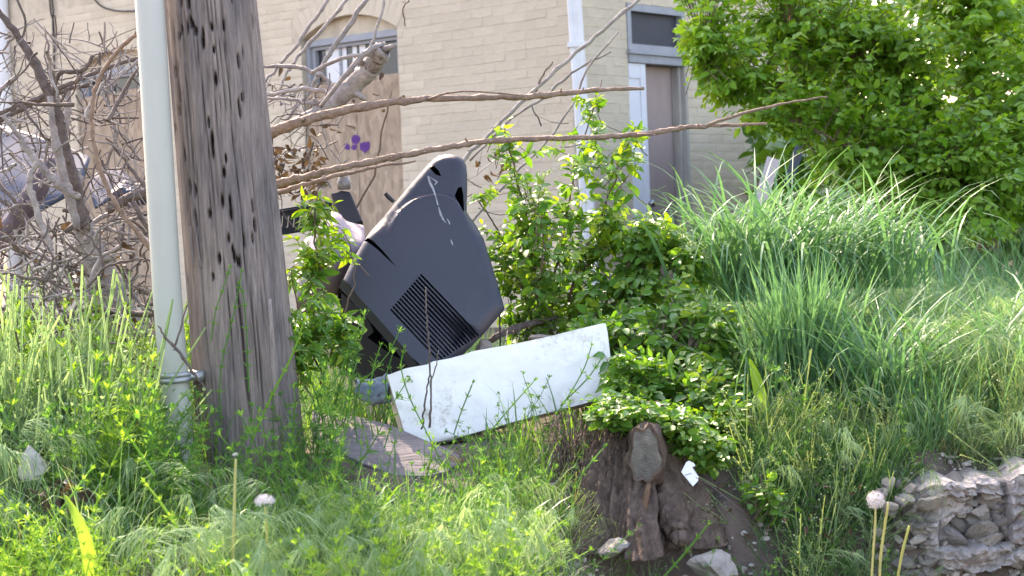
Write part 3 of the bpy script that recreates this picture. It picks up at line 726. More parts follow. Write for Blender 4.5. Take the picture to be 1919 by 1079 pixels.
# ------------------------------------------------------------------ the television casing
def build_tv():
    root = empty('television_casing', at(800, 690, 5.6)); tag(root, 'dark grey empty television rear casing tipped on its corner behind the white foam', 'television')
    pl = plane3((640, 522, 5.62), (800, 690, 5.52), (850, 282, 5.74)); A, n = pl
    rim_a, rim_b = (641, 521), (797, 700)
    out = [rim_a, (652, 497), (668, 468), (690, 431), (715, 399), (742, 366), (770, 333), (798, 301), (810, 289), (822, 282), (840, 279), (856, 281), (866, 288), (872, 300), (874, 320), (874, 345), (873, 370), (873, 388), (880, 399), (893, 418), (905, 441),
           (916, 475), (925, 505), (935, 538), (945, 573), (940, 582), (905, 622), (860, 668), (822, 706), (810, 708), rim_b, (770, 668), (740, 632), (705, 592), (672, 556)]
    holes = []
    a0, a1 = np.array((732., 579.)), np.array((788., 514.)); b0, b1 = np.array((824., 677.)), np.array((896., 627.))
    for k in range(14):
        t = k / 13; s = a0 + (a1 - a0) * t; e = b0 + (b1 - b0) * t; d = (e - s) / np.linalg.norm(e - s); q = np.array((-d[1], d[0])) * 1.9
        holes.append([tuple(s + q), tuple(s - q), tuple(e - q), tuple(e + q)])
    holes += [[(680, 447), (687, 443), (700, 452), (718, 470), (743, 500), (726, 485), (706, 466), (688, 452)],
              [(803, 308), (812, 305), (821, 314), (826, 326), (815, 322)],
              [(851, 362), (857, 347), (864, 344), (867, 357), (869, 396), (862, 384)]]
    def seg_d(x, y):
        best = 99
        for i in range(len(out) - 1):
            if i >= len(out) - 5: break
            ax_, ay = out[i]; bx, by = out[i + 1]; L2 = (bx - ax_) ** 2 + (by - ay) ** 2
            t = max(0, min(1, ((x - ax_) * (bx - ax_) + (y - ay) * (by - ay)) / L2))
            best = min(best, math.hypot(x - ax_ - t * (bx - ax_), y - ay - t * (by - ay)))
        return best
    def disp(x, y):
        dx, dy = x - 822, y - 442; e = (dx / (92 if dx < 0 else 60)) ** 2 + (dy / 80) ** 2
        fade = sst(455, 400, y) if y < 455 else 0
        fade = 1 - sst(395, 450, y)
        h = -.024 * sst(.94, 1.16, e) * fade
        d = seg_d(x, y); 
        if d < 20: h -= .024 * (1 - d / 20) ** 2.2
        # faint crease lines
        h += .0016 * math.exp(-((x - 880 - (y - 560) * -.25) / 5) ** 2) * (1 if 470 < y < 630 else 0)
        return h
    sh = slab('side_panel', pl, out, .0035, M['plastic'], root, holes, 6, disp, smooth=False, extra=[[(822 + (92 if math.cos(t) < 0 else 60) * math.sqrt(q) * math.cos(t), 442 - 80 * math.sqrt(q) * math.sin(t)) for t in np.linspace(.55, 2.45, 40)] for q in (.90, 1.0, 1.09, 1.20)])
    sh.data.polygons.foreach_set('use_smooth', np.ones(len(sh.data.polygons), dtype=bool))
    md = sh.modifiers.new('e', 'EDGE_SPLIT'); md.split_angle = R(38)
    # the casing's other walls, running back from the panel's edge
    e = at(606, 576, 6.02) - at(641, 521, 5.62)
    mb = MB(); P0 = [on_plane(x, y, A, n) + n * (disp(x, y) - .001) for x, y in out]
    C = sum(P0, Vector()) / len(P0); rings = [P0]
    for q, s in ((.06, .99), (.5, .95), (.93, .88), (1.0, .85)):
        rings.append([C + (p - C) * s + e * q for p in P0])
    nP = len(P0); skip = set(range(nP - 5, nP))
    for k in range(len(rings) - 1):
        for i in range(nP):
            if i in skip: continue
            j = (i + 1) % nP
            mb.add([rings[k][i], rings[k][j], rings[k + 1][j], rings[k + 1][i]], [(0, 1, 2, 3)])
    mb.add(rings[-1], [tuple(range(nP))])
    mb.obj('casing_shell', M['plastic'], root)
    # rim moulding along the open front
    mb = MB(); q0 = [on_plane(x, y, A, n) for x, y in (rim_a, (672, 556), (705, 592), (740, 632), (770, 668), rim_b)]
    off = (on_plane(634, 530, A, n) - on_plane(641, 521, A, n))
    for i in range(len(q0) - 1):
        mb.add([q0[i] - n * .002, q0[i + 1] - n * .002, q0[i + 1] + off * .9 - n * .03, q0[i] + off * .9 - n * .03, q0[i + 1] + off * 1.2 - n * .035, q0[i] + off * 1.2 - n * .035, q0[i + 1] + off * 1.0 - n * .06, q0[i] + off * 1.0 - n * .06],
               [(0, 1, 2, 3), (3, 2, 4, 5), (5, 4, 6, 7)])
    mb.obj('rim', M['plastic'], root)
    slab('cavity_shade', plane3((650, 560, 5.78), (790, 700, 5.7), (700, 700, 5.74)), [(640, 548), (668, 575), (694, 606), (700, 622), (688, 632), (730, 662), (800, 700), (790, 730), (680, 735), (645, 690), (634, 620)], .14, M['black'], root)  # black slab standing in for the shade inside the open casing
    # smear of white dirt on the panel
    mb = MB()
    for pts in ([(801, 325, 3), (805, 338, 5), (811, 350, 4), (816, 366, 2.5), (821, 385, 2)], [(822, 388, 2), (826, 402, 4.5), (831, 412, 3), (836, 418, 1)], [(845, 449, 1.5), (847, 455, 3), (849, 460, 1)], [(838, 410, 2), (842, 417, 3), (843, 421, 1)], [(803, 326, 2), (812, 332, 3), (818, 336, 4), (814, 342, 2)]):
        L_ = []; R_ = []
        for (x, y, w) in pts:
            L_.append(on_plane(x - w / 2, y, A, n) + n * (disp(x - w / 2, y) + .0012)); R_.append(on_plane(x + w / 2, y, A, n) + n * (disp(x + w / 2, y) + .0012))
        for i in range(len(pts) - 1): mb.add([L_[i], L_[i + 1], R_[i + 1], R_[i]], [(0, 1, 2, 3)])
    o = mb.obj('white_smear', M['smudge'], root); o['kind'] = 'stuff'
    mb = MB(); P, r = branch_pts([(722, 362, 5.72, 9), (727, 368, 5.72, 10), (738, 378, 5.72, 9)], 2, 0); mb.tube(P, r, 8); mb.obj('clip', M['black'], root)
build_tv()

# ------------------------------------------------------------------ foam block
def noise_px(x, y, s, k=0): return noise.noise(Vector((x / s, y / s, k)))
fo = [(726, 703), (760, 691), (800, 683), (812, 677), (840, 672), (870, 664), (885, 658), (930, 650), (980, 641), (1030, 630), (1080, 617), (1128, 606), (1135, 606), (1139, 625), (1143, 660), (1147, 700), (1152, 741), (1110, 752), (1060, 765), (1000, 780), (950, 794), (900, 808), (850, 821), (800, 833), (766, 838), (752, 790), (738, 745)]
def dfoam(x, y):
    h = .007 * noise_px(x, y, 60) + .004 * noise_px(x, y, 22, 3) + .0015 * noise_px(x, y, 8, 5)
    h += .010 * math.exp(-((x - 770 - (y - 700) * .5) / 14) ** 2)
    return h
fr = slab('foam_block', plane3((735, 712, 5.27), (1135, 605, 5.41), (1150, 740, 5.36)), fo, .12, M['foam'], None, (), 9, dfoam, smooth=True, back_shift=Vector((0, 0, .0)))
md = fr.modifiers.new('e', 'EDGE_SPLIT'); md.split_angle = R(50)
tag(fr, 'long bright white foam block lying tilted below the dark television casing', 'foam block')

# ------------------------------------------------------------------ plank
pk = empty('weathered_plank', at(740, 850, 5.05)); tag(pk, 'wide grey weathered plank with a splintered brown end lying in the grass', 'plank')
slab('board', plane3((665, 780, 5.26), (868, 858, 5.0), (700, 884, 4.94)), [(585, 770), (625, 778), (665, 779), (700, 786), (740, 800), (800, 826), (845, 843), (862, 853), (858, 862), (862, 868), (845, 876), (838, 884), (800, 892), (740, 889), (680, 868), (620, 838), (585, 815)],
     .022, M['plank'], pk, (), 12, lambda x, y: .004 * noise_px(x, y, 40) + .0015 * noise_px(x, y * 3, 12, 2), smooth=False)
mb = MB()
for k in range(34):
    t = random.random(); x = 812 + 58 * t; y = 893 - 34 * t + random.uniform(-3, 3)
    P, r = branch_pts([(x - 14, y - random.uniform(2, 10), 5.0, 5), (x, y, 4.98, 4), (x + random.uniform(3, 16), y + random.uniform(-4, 7), 4.97, 1.5)], 2, 0); mb.tube(P, r, 4)
o = mb.obj('splinters', M['splinter'], pk); o['kind'] = 'stuff'

# ------------------------------------------------------------------ blue cloth beside the foam
def cloth():
    mb = MB(); nu, nv = 26, 40; V = []
    for i in range(nu):
        u = i / (nu - 1)
        c = at(668 + 60 * u, 728 + 12 * math.sin(u * 2.5) - 6 * u, 5.32 + .05 * (1 - u))
        for j in range(nv):
            th = 2 * math.pi * j / nv
            r = .036 * (1 - .35 * (1 - u)) * (1 + .28 * noise.noise(Vector((u * 5, math.cos(th) * 2, math.sin(th) * 2))) + .12 * noise.noise(Vector((u * 14, math.cos(th) * 5, math.sin(th) * 5))))
            r *= 1.1 if th < math.pi else .9
            V.append(c + Vector((.25 * r * math.sin(th * 2), -r * math.cos(th) * .9, r * math.sin(th) * 1.05)))
    mb.add(V, [(i * nv + j, i * nv + (j + 1) % nv, (i + 1) * nv + (j + 1) % nv, (i + 1) * nv + j) for i in range(nu - 1) for j in range(nv)])
    o = mb.obj('denim_cloth', M['denim'], None, True)
    md = o.modifiers.new('s', 'SOLIDIFY'); md.thickness = .006
    tag(o, 'crumpled roll of pale blue cloth beside the left end of the foam', 'cloth')
cloth()

# ------------------------------------------------------------------ rubbish behind the pole and the casing
cr = empty('plastic_crate', at(565, 440, 6.3)); tag(cr, 'black slotted plastic crate just right of the pole', 'crate')
hs = [[(526 + 11 * k, 404), (531 + 11 * k, 403), (529 + 11 * k, 425), (524 + 11 * k, 426)] for k in range(8)]
slab('front_panel', plane3((515, 398, 6.3), (620, 378, 6.4), (520, 445, 6.3)), [(510, 398), (622, 380), (628, 425), (512, 443)], .012, M['black'], cr, hs)
slab('back_panel', plane3((515, 392, 6.55), (620, 372, 6.62), (520, 445, 6.55)), [(512, 394), (618, 376), (622, 420), (514, 440)], .012, M['black'], cr)
mb = MB(); P, r = branch_pts([(505, 400, 6.28, 5), (560, 391, 6.3, 5), (624, 379, 6.38, 5)], 3, 0); mb.tube(P, r, 6); mb.obj('crate_rim', M['black'], cr)
o = slab('speaker_box', plane3((620, 360, 6.2), (657, 357, 6.2), (645, 412, 6.12)), [(619, 361), (640, 356), (656, 358), (668, 385), (680, 414), (662, 419), (645, 416), (630, 390)], .16, M['black'], None)
md = o.modifiers.new('b', 'BEVEL'); md.width = .006; md.segments = 2; md.limit_method = 'ANGLE'
tag(o, 'small black box tipped over above the mauve plastic shell', 'box')
jr = MB(); c = at(645, 355, 6.22); jr.tube([c + Vector((0, 0, z)) for z in (0, .004, .028, .033, .044, .045)], [.02, .024, .024, .019, .019, .013], 14)
o = jr.obj('glass_jar', mat('old_jar_glass', (.26, .22, .19), .25, .5, noise_scale=40, col2=(.1, .08, .07)), None, True); tag(o, 'small cloudy jar standing on top of the black box', 'jar')
def shell():
    mb = MB(); nu, nv = 24, 14; V = []
    L_ = crom([(548, 520), (560, 470), (588, 425), (618, 398), (636, 400), (650, 414), (682, 422)], 4); nu = len(L_)
    B_ = crom([(560, 600), (580, 590), (600, 575), (625, 560), (645, 540), (665, 520), (690, 500)], 4)
    for i in range(nu):
        for j in range(nv):
            v = j / (nv - 1); x = L_[i][0] * (1 - v) + B_[i][0] * v; y = L_[i][1] * (1 - v) + B_[i][1] * v
            V.append(at(x, y, 6.0 - .16 * math.sin(v * math.pi * .9) - .05 * math.sin(i / nu * math.pi)))
    mb.add(V, [(i * nv + j, (i + 1) * nv + j, (i + 1) * nv + j + 1, i * nv + j + 1) for i in range(nu - 1) for j in range(nv - 1)])
    o = mb.obj('plastic_shell', M['mauve'], None, True); md = o.modifiers.new('s', 'SOLIDIFY'); md.thickness = -.012
    tag(o, 'curved mauve-grey plastic shell between the pole and the television casing', 'plastic shell')
shell()
mb = MB(); P, r = branch_pts([(905, 650, 5.8, 12), (935, 628, 5.8, 15), (975, 612, 5.85, 16), (1020, 600, 5.9, 13), (1045, 596, 5.95, 9)], 5, .004); mb.tube(P, r, 9, rough=.2)
o = mb.obj('curved_branch', M['bark_dead'], None, True); tag(o, 'short dark curved branch behind the top edge of the foam', 'branch')
mb = MB(); P, r = branch_pts([(936, 572, 5.75, 4), (937, 620, 5.72, 4), (938, 665, 5.7, 4)], 2, 0); mb.tube(P, r, 6)
o = mb.obj('metal_rod', M['cable'], None); tag(o, 'thin black upright rod beside the bottom corner of the casing', 'rod')
wm = MB()
for k in range(9):
    x = 945 + 11 * k; P, r = branch_pts([(x, 655 - k * 2, 5.66, 1.6), (x + 4, 636 - k, 5.72, 1.6), (x + 6, 618, 5.8, 1.6)], 2, 0); wm.tube(P, r, 4)
for k in range(3):
    P, r = branch_pts([(935, 650 - 10 * k, 5.7, 1.5), (985, 640 - 10 * k, 5.74, 1.5), (1045, 628 - 10 * k, 5.8, 1.5)], 3, 0); wm.tube(P, r, 4)
o = wm.obj('wire_mesh', M['cable'], None); tag(o, 'piece of thin rusty wire mesh behind the foam block', 'wire mesh')

def rock_mesh(name, sx, sy, sz, seed, ico=3, material=None, flat=.3):
    bm = bmesh.new(); bmesh.ops.create_icosphere(bm, subdivisions=ico, radius=1)
    for v in bm.verts:
        d = v.co.normalized(); s = 1
        for k in range(11):            # chop with a few planes: facets
            rr = random.Random(seed * 31 + k); q = Vector((rr.uniform(-1, 1), rr.uniform(-1, 1), rr.uniform(-1, 1))).normalized(); h = rr.uniform(.42, .8)
            dd = d.dot(q)
            if dd * s > h: s = h / dd
        s *= 1 + .12 * noise.noise(d * 2.5 + Vector((seed, 0, 0))) + .04 * noise.noise(d * 8 + Vector((seed, 3, 0)))
        v.co = Vector((d.x * s * sx, d.y * s * sy, d.z * s * sz))
    me = bpy.data.meshes.new(name); bm.to_mesh(me); bm.free(); me.materials.append(material or M['stone']); return me
for i, (px, py, Y, sx, sz, lab) in enumerate([(62, 870, 4.55, .055, .05, 'pale grey stone half hidden in weeds near the left edge'), (1013, 1075, 4.55, .035, .02, 'small pale stone at the foot of the bank below the plank'),
        (905, 655, 5.72, .035, .035, 'grey rubble lump between the casing corner and the foam'), (1015, 632, 5.7, .06, .015, 'flat pale stone slab lying behind the right half of the foam'), (1335, 1062, 4.5, .075, .045, 'pale angular stone below the stump'), (1150, 1030, 4.52, .05, .035, 'small pale stone just left of the stump roots')]):
    o = link('stone', rock_mesh('stone', sx, sx * .8, sz, 50 + i)); o.location = at(px, py, Y); tag(o, lab, 'stone')

# left side: panel, tyre, bag, sheet of plastic
o = slab('plastic_sheet', plane3((0, 240, 8.6), (90, 270, 8.4), (20, 420, 8.0)), [(-90, 225), (20, 238), (95, 262), (165, 290), (150, 350), (90, 380), (20, 425), (-90, 440)], .02, M['tarp'], None, (), 16, lambda x, y: 0.010 * noise_px(x, y, 60), smooth=True)
tag(o, 'pale blue sheet of plastic lying behind the dead branches at the left', 'plastic sheet')
o = slab('plastic_scrap', plane3((175, 330, 7.6), (240, 320, 7.5), (200, 380, 7.3)), [(165, 345), (185, 318), (220, 312), (246, 330), (240, 352), (200, 372), (175, 385)], .01, M['tarp'], None, (), 12, lambda x, y: .03 * noise_px(x, y, 25), smooth=True)
tag(o, 'grey crumpled plastic scrap between the pale sheet and the pipe', 'plastic scrap')
o = link('rubbish_bag', rock_mesh('rubbish_bag', .10, .10, .08, 5, 4, M['bag'])); o.location = at(240, 362, 7.3); tag(o, 'small dark blue rubbish bag just left of the grey pipe', 'bag')
mb = MB(); P, r = branch_pts([(-40, 470, 6.9, 34), (10, 440, 6.85, 40), (50, 385, 6.8, 42), (80, 335, 6.8, 36), (95, 300, 6.85, 26)], 6, 0); mb.tube(P, r, 14, rough=.1)
o = mb.obj('old_tyre_piece', M['rubber'], None, True); tag(o, 'curved dull purple-brown piece of tyre at the left edge', 'tyre')
# leaning panes at the far end of the side wall
o = slab('plastic_strip', plane3((1440, 290, 9.6), (1470, 285, 9.6), (1415, 390, 9.2)), [(1438, 292), (1462, 300), (1440, 372), (1408, 392)], .008, mat('milky_pane', (.20, .21, .24), .3, .5)); tag(o, 'narrow milky plastic strip leaning at the end of the side wall', 'plastic strip')
o = slab('leaning_board', plane3((1500, 215, 9.9), (1525, 220, 9.9), (1470, 360, 9.5)), [(1506, 225), (1522, 232), (1486, 345), (1466, 350)], .02, M['tarp']); tag(o, 'narrow blue-grey board leaning behind the milky strip', 'board')

# ------------------------------------------------------------------ dead branches
def branch(rows_, label, material='bark_tan', name='dead_branch', cat='branch', group=None, n=7, wob=.006, twigs=(), sides=10, rough=.3):
    mb = MB(); P, r = branch_pts(rows_, n, wob)
    for i in range(2, len(r) - 1, 5): r[i] *= 1.18 if r[i] < .015 else 1          # knuckles
    mb.tube(P, r, sides, rough=rough, seed=rows_[0][0])
    for tw in twigs:
        P2, r2 = branch_pts(tw, 4, .003); mb.tube(P2, r2, 6, rough=rough)
    for i in range(3, len(P) - 2, 4):                            # broken stubs
        if random.random() < .5 and r[i] > .003:
            d = Vector((random.uniform(-1, 1), random.uniform(-1, 0), random.uniform(-.5, 1))).normalized()
            mb.tube([P[i], P[i] + d * r[i] * 1.6, P[i] + d * r[i] * 2.3], [r[i] * .5, r[i] * .3, r[i] * .2], 5)
    o = mb.obj(name, M[material], None, True); tag(o, label, cat, group); return o
branch([(470, 262, 5.75, 24), (515, 246, 5.7, 22), (560, 229, 5.7, 20), (610, 215, 5.75, 18), (700, 196, 5.8, 16), (800, 186, 5.85, 14), (900, 183, 5.9, 13), (990, 181, 5.95, 13), (1060, 174, 6.0, 12), (1130, 168, 6.0, 9), (1207, 165, 6.0, 7)],
       'upper of the two long tan branches reaching right across the brick wall', twigs=[[(800, 187, 5.84, 5), (830, 176, 5.82, 5), (870, 171, 5.82, 4), (920, 173, 5.84, 4), (975, 178, 5.9, 3)]])
branch([(470, 352, 5.45, 22), (515, 345, 5.45, 17), (570, 332, 5.45, 16), (620, 318, 5.45, 15), (700, 302, 5.5, 14), (760, 290, 5.5, 14), (830, 277, 5.5, 13), (900, 266, 5.55, 12), (990, 260, 5.6, 12), (1080, 258, 5.6, 11), (1170, 254, 5.65, 11), (1240, 246, 5.7, 11), (1290, 238, 5.7, 10), (1350, 235, 5.7, 8), (1437, 232, 5.7, 5)],
       'longest branch, forked at its right end, resting over the top of the television casing', twigs=[[(1318, 236, 5.7, 7), (1370, 219, 5.68, 7), (1430, 203, 5.66, 7), (1490, 190, 5.65, 5), (1550, 182, 5.65, 4)], [(1195, 251, 5.65, 4), (1215, 250, 5.6, 3), (1231, 254, 5.58, 2)]])
branch([(480, 372, 5.6, 12), (515, 362, 5.6, 11), (570, 346, 5.6, 10), (630, 330, 5.62, 9), (700, 314, 5.65, 7), (778, 302, 5.7, 4)], 'shorter thin branch just below the longest one, ending over the boarded window')
branch([(535, 240, 6.1, 16), (572, 222, 6.1, 22), (612, 200, 6.1, 28), (648, 172, 6.1, 36), (680, 142, 6.08, 38), (700, 120, 6.05, 38), (711, 100, 6.0, 37), (714, 90, 5.98, 30)], 'thick grey broken limb with a sawn end in front of the boarded window', 'bark_pale', 'broken_limb', 'limb', n=6, sides=16, rough=.12,
       twigs=[[(600, 200, 6.0, 9), (640, 150, 5.95, 11), (672, 112, 5.95, 13), (695, 92, 5.95, 14), (720, 82, 6, 12)], [(583, 137, 6.0, 9), (610, 122, 6.0, 9), (650, 106, 5.95, 9), (690, 101, 5.95, 8)]])
for i, (rw, lb) in enumerate([
    ([(450, 130, 6.3, 5), (492, 126, 6.3, 7), (555, 126, 6.25, 9), (592, 136, 6.2, 9), (615, 154, 6.2, 9), (624, 186, 6.15, 8)], 'arched bare vine between the pole and the thick broken limb'),
    ([(450, 182, 6.2, 8), (530, 172, 6.2, 9), (575, 166, 6.15, 10), (608, 172, 6.15, 9), (618, 185, 6.1, 8)], 'pinkish bare vine just below the arched one'),
    ([(450, 188, 6.1, 6), (520, 186, 6.1, 7), (570, 190, 6.1, 8), (606, 195, 6.1, 10)], 'thin vine joining the root of the broken limb'),
    ([(490, 160, 6.8, 6), (526, 120, 6.8, 7), (558, 80, 6.8, 8), (592, 36, 6.8, 8), (620, -10, 6.8, 7)], 'leftmost of the straight bare stems crossing the window'),
    ([(526, 170, 6.7, 5), (536, 140, 6.7, 7), (557, 106, 6.7, 7), (620, 38, 6.7, 8), (655, -6, 6.7, 7)], 'second straight bare stem crossing the arch of the window'),
    ([(535, 230, 6.6, 6), (580, 170, 6.6, 8), (612, 110, 6.6, 10), (640, 66, 6.6, 11), (690, -10, 6.6, 9)], 'third and thickest of the straight bare stems crossing the window'),
    ([(566, 215, 6.6, 5), (640, 160, 6.6, 5), (685, 118, 6.6, 6), (700, 70, 6.6, 6), (722, -10, 6.6, 7)], 'fourth straight bare stem, rising past the right side of the window'),
    ([(858, 312, 6.3, 9), (905, 262, 6.3, 8), (962, 205, 6.3, 8), (1020, 152, 6.3, 8), (1080, 98, 6.3, 8), (1140, 48, 6.3, 8), (1210, -8, 6.3, 7)], 'long straight bare stem rising past the corner downpipe'),
    ([(880, 300, 6.6, 5), (960, 222, 6.6, 5), (1020, 182, 6.6, 6), (1085, 128, 6.6, 5), (1146, 95, 6.6, 4)], 'thinner bare stem just below the long straight one'),
    ([(880, 420, 6.4, 5), (940, 350, 6.4, 6), (1000, 290, 6.4, 5), (1060, 215, 6.4, 5), (1110, 120, 6.4, 5), (1160, 60, 6.4, 3)], 'bare stem climbing behind the leafy shrub'),
    ([(1000, 180, 6.3, 4), (1018, 140, 6.3, 4), (1036, 115, 6.3, 3)], 'tiny upright twig on the long straight stem'),
    ([(650, 420, 6.5, 5), (700, 330, 6.5, 5), (718, 240, 6.5, 4), (735, 172, 6.5, 3)], 'thin dark twig standing in front of the strand board'),
    ([(770, -10, 6.4, 3), (756, 18, 6.4, 3), (760, 48, 6.4, 2.5)], 'thin twig hanging right of the window')]):
    branch(rw, lb, 'bark_pale' if i < 10 else 'bark_live', 'bare_stem', 'stem', 'bare stems in front of the house', n=5, wob=.01, sides=7, rough=.2)
# the tangle at the left
branch([(245, 640, 6.0, 70), (205, 540, 6.0, 56), (178, 480, 6.0, 48), (158, 432, 6.0, 40), (148, 405, 6.0, 34)], 'stout pale fallen trunk rising from the weeds left of the pipe', 'bark_pale', 'fallen_trunk', 'trunk', sides=18, n=6)
branch([(158, 425, 5.95, 36), (150, 395, 5.95, 30), (135, 335, 5.95, 26), (118, 270, 5.95, 24), (106, 215, 5.95, 24), (92, 175, 5.95, 21), (62, 112, 5.95, 17), (30, 62, 5.95, 15), (-10, 10, 5.95, 12)], 'long dark curved branch rising from the fallen trunk to the top left corner', 'bark_dead',
       twigs=[[(96, 185, 5.95, 9), (110, 138, 5.9, 11), (132, 134, 5.9, 11), (152, 133, 5.9, 10), (166, 120, 5.9, 9), (174, 104, 5.9, 8)], [(40, 80, 5.95, 6), (48, 40, 5.95, 6), (30, -5, 5.95, 6)]])
branch([(146, 430, 5.8, 14), (128, 360, 5.8, 18), (112, 300, 5.8, 17), (100, 240, 5.8, 15), (94, 180, 5.8, 10)], 'sunlit white-barked stem beside the long dark branch', 'bark_pale')
branch([(98, 470, 5.7, 10), (84, 435, 5.7, 14), (66, 385, 5.7, 14), (55, 335, 5.7, 13), (70, 305, 5.7, 11)], 'short white-barked stem near the left edge', 'bark_pale')
branch([(150, 370, 5.75, 12), (118, 352, 5.75, 16), (86, 322, 5.75, 16), (55, 285, 5.75, 14), (28, 245, 5.75, 10), (5, 215, 5.75, 8)], 'pale branch slanting up to the left edge', 'bark_pale')
branch([(285, 470, 5.5, 10), (262, 442, 5.5, 10), (228, 398, 5.5, 10), (200, 350, 5.5, 10), (180, 290, 5.5, 10), (172, 225, 5.5, 9), (178, 170, 5.5, 9), (200, 122, 5.5, 9), (232, 84, 5.5, 9), (262, 58, 5.5, 8)], 'brown bowed branch arching up beside the grey pipe', 'bark_tan')
branch([(-20, 218, 6.2, 9), (40, 196, 6.2, 10), (90, 176, 6.2, 11), (140, 152, 6.2, 10), (200, 128, 6.2, 8), (285, 100, 6.2, 7)], 'upper of two dark parallel branches at the left', 'bark_dead')
branch([(-20, 238, 6.3, 11), (30, 210, 6.3, 11), (70, 190, 6.3, 11), (120, 170, 6.3, 11), (170, 158, 6.3, 8)], 'lower of two dark parallel branches at the left', 'bark_dead')
branch([(118, 280, 6.3, 15), (124, 230, 6.3, 15), (128, 190, 6.3, 13), (127, 158, 6.3, 12)], 'upright pale stub in front of the left wall', 'bark_pale')
branch([(200, 395, 6.4, 16), (240, 372, 6.4, 18), (300, 350, 6.4, 16)], 'thick dark branch disappearing behind the pipe', 'bark_dead')
branch([(150, 580, 5.6, 10), (240, 585, 5.55, 14), (290, 590, 5.5, 12)], 'dark root-like branch at the foot of the pipe', 'bark_dead')
branch([(-10, 600, 5.8, 6), (60, 595, 5.8, 9), (130, 605, 5.8, 9), (200, 590, 5.8, 8)], 'low brown branch lying in the weeds at the left', 'bark_dead')
branch([(-10, 735, 5.3, 6), (50, 730, 5.3, 8), (110, 722, 5.3, 7), (160, 705, 5.3, 5)], 'brown stick lying low near the left edge', 'bark_dead')
branch([(385, 728, 4.85, 5), (362, 698, 4.83, 6), (336, 660, 4.82, 7), (310, 632, 4.8, 5), (298, 612, 4.8, 3)], 'thin brown twig crossing the grey pipe above its strap', 'bark_dead', twigs=[[(328, 650, 4.82, 5), (340, 608, 4.82, 5), (352, 570, 4.82, 3)]])
branch([(1060, 880, 4.85, 5), (1100, 895, 4.82, 6), (1135, 910, 4.8, 7)], 'short bare stick on the soil left of the stump', 'bark_dead')
branch([(806, 800, 5.0, 5), (808, 720, 5.0, 4), (803, 640, 5.0, 4), (797, 540, 5.0, 3)], 'thin dry brown stalk standing in front of the foam', 'bark_dead', 'dry_stalk', 'stalk', twigs=[[(807, 715, 5.0, 3), (816, 690, 5.0, 3), (822, 655, 5.0, 2)]], rough=.1)
branch([(790, 805, 5.05, 4), (796, 760, 5.05, 4), (806, 700, 5.05, 3)], 'short dry stalk leaning beside the taller one', 'bark_dead', 'dry_stalk', 'stalk', rough=.1)

def tangle(name, n, box, Y0, Y1, w0, w1, lab, material, seed, straight=.4):
    rr = random.Random(seed); mb = MB()
    for k in range(n):
        x, y = rr.uniform(box[0], box[2]), rr.uniform(box[1], box[3]); Y = rr.uniform(Y0, Y1); a = rr.uniform(0, 6.28); L = rr.uniform(50, 170); w = rr.uniform(w0, w1); c = rr.uniform(-1, 1) * (1 - straight) * 2.2
        rows_ = []
        for q in range(4):
            rows_.append((x, y, Y, w * (1 - .22 * q))); x += math.cos(a) * L / 3; y += math.sin(a) * L / 3; a += c * .6; Y += rr.uniform(-.05, .05)
            if x < box[0] - 30 or x > box[2] + 25 or y < box[1] - 40: break
        if len(rows_) < 2: continue
        P, r = branch_pts(rows_, 3, .01); mb.tube(P, r, 5, cap=False, mi=rr.randint(0, 1))
        if rr.random() < .5 and len(P) > 3:
            i = len(P) // 2; d = Vector((rr.uniform(-1, 1), rr.uniform(-.6, .6), rr.uniform(-.6, 1))).normalized(); Lq = rr.uniform(.03, .12)
            mb.tube([P[i], P[i] + d * Lq * .5, P[i] + d * Lq + Vector((0, 0, rr.uniform(-.02, .03)))], [r[i] * .6, r[i] * .5, r[i] * .3], 4, cap=False)
    o = mb.obj(name, material, None, True); tag(o, lab, 'twigs', kind='stuff'); return o
tangle('twig_tangle', 260, (-30, 70, 275, 480), 5.7, 7.6, 2.2, 6, 'tangle of thin bare vines and twigs left of the pipe', [M['bark_dead'], M['bark_pale']], 11, .75)
tangle('thick_twigs', 46, (-30, 60, 290, 620), 5.6, 7.0, 6, 13, 'thicker dead stems crossing in the pile left of the pipe', [M['bark_dead'], M['bark_pale']], 18, .93)
tangle('twig_litter', 300, (-30, 440, 290, 740), 5.3, 6.6, 3, 10, 'heap of dead twigs and stems on the ground left of the pipe', [M['bark_dead'], M['bark_pale']], 12)
tangle('twig_tangle', 42, (490, 150, 640, 370), 6.0, 6.9, 2.5, 5, 'tangle of thin vines just right of the pole', [M['bark_dead'], M['bark_pale']], 13)
tangle('twig_tangle', 18, (880, 230, 1120, 420), 6.5, 7.0, 2, 4, 'few thin bare twigs behind the leafy shrub', [M['bark_dead'], M['bark_pale']], 14)

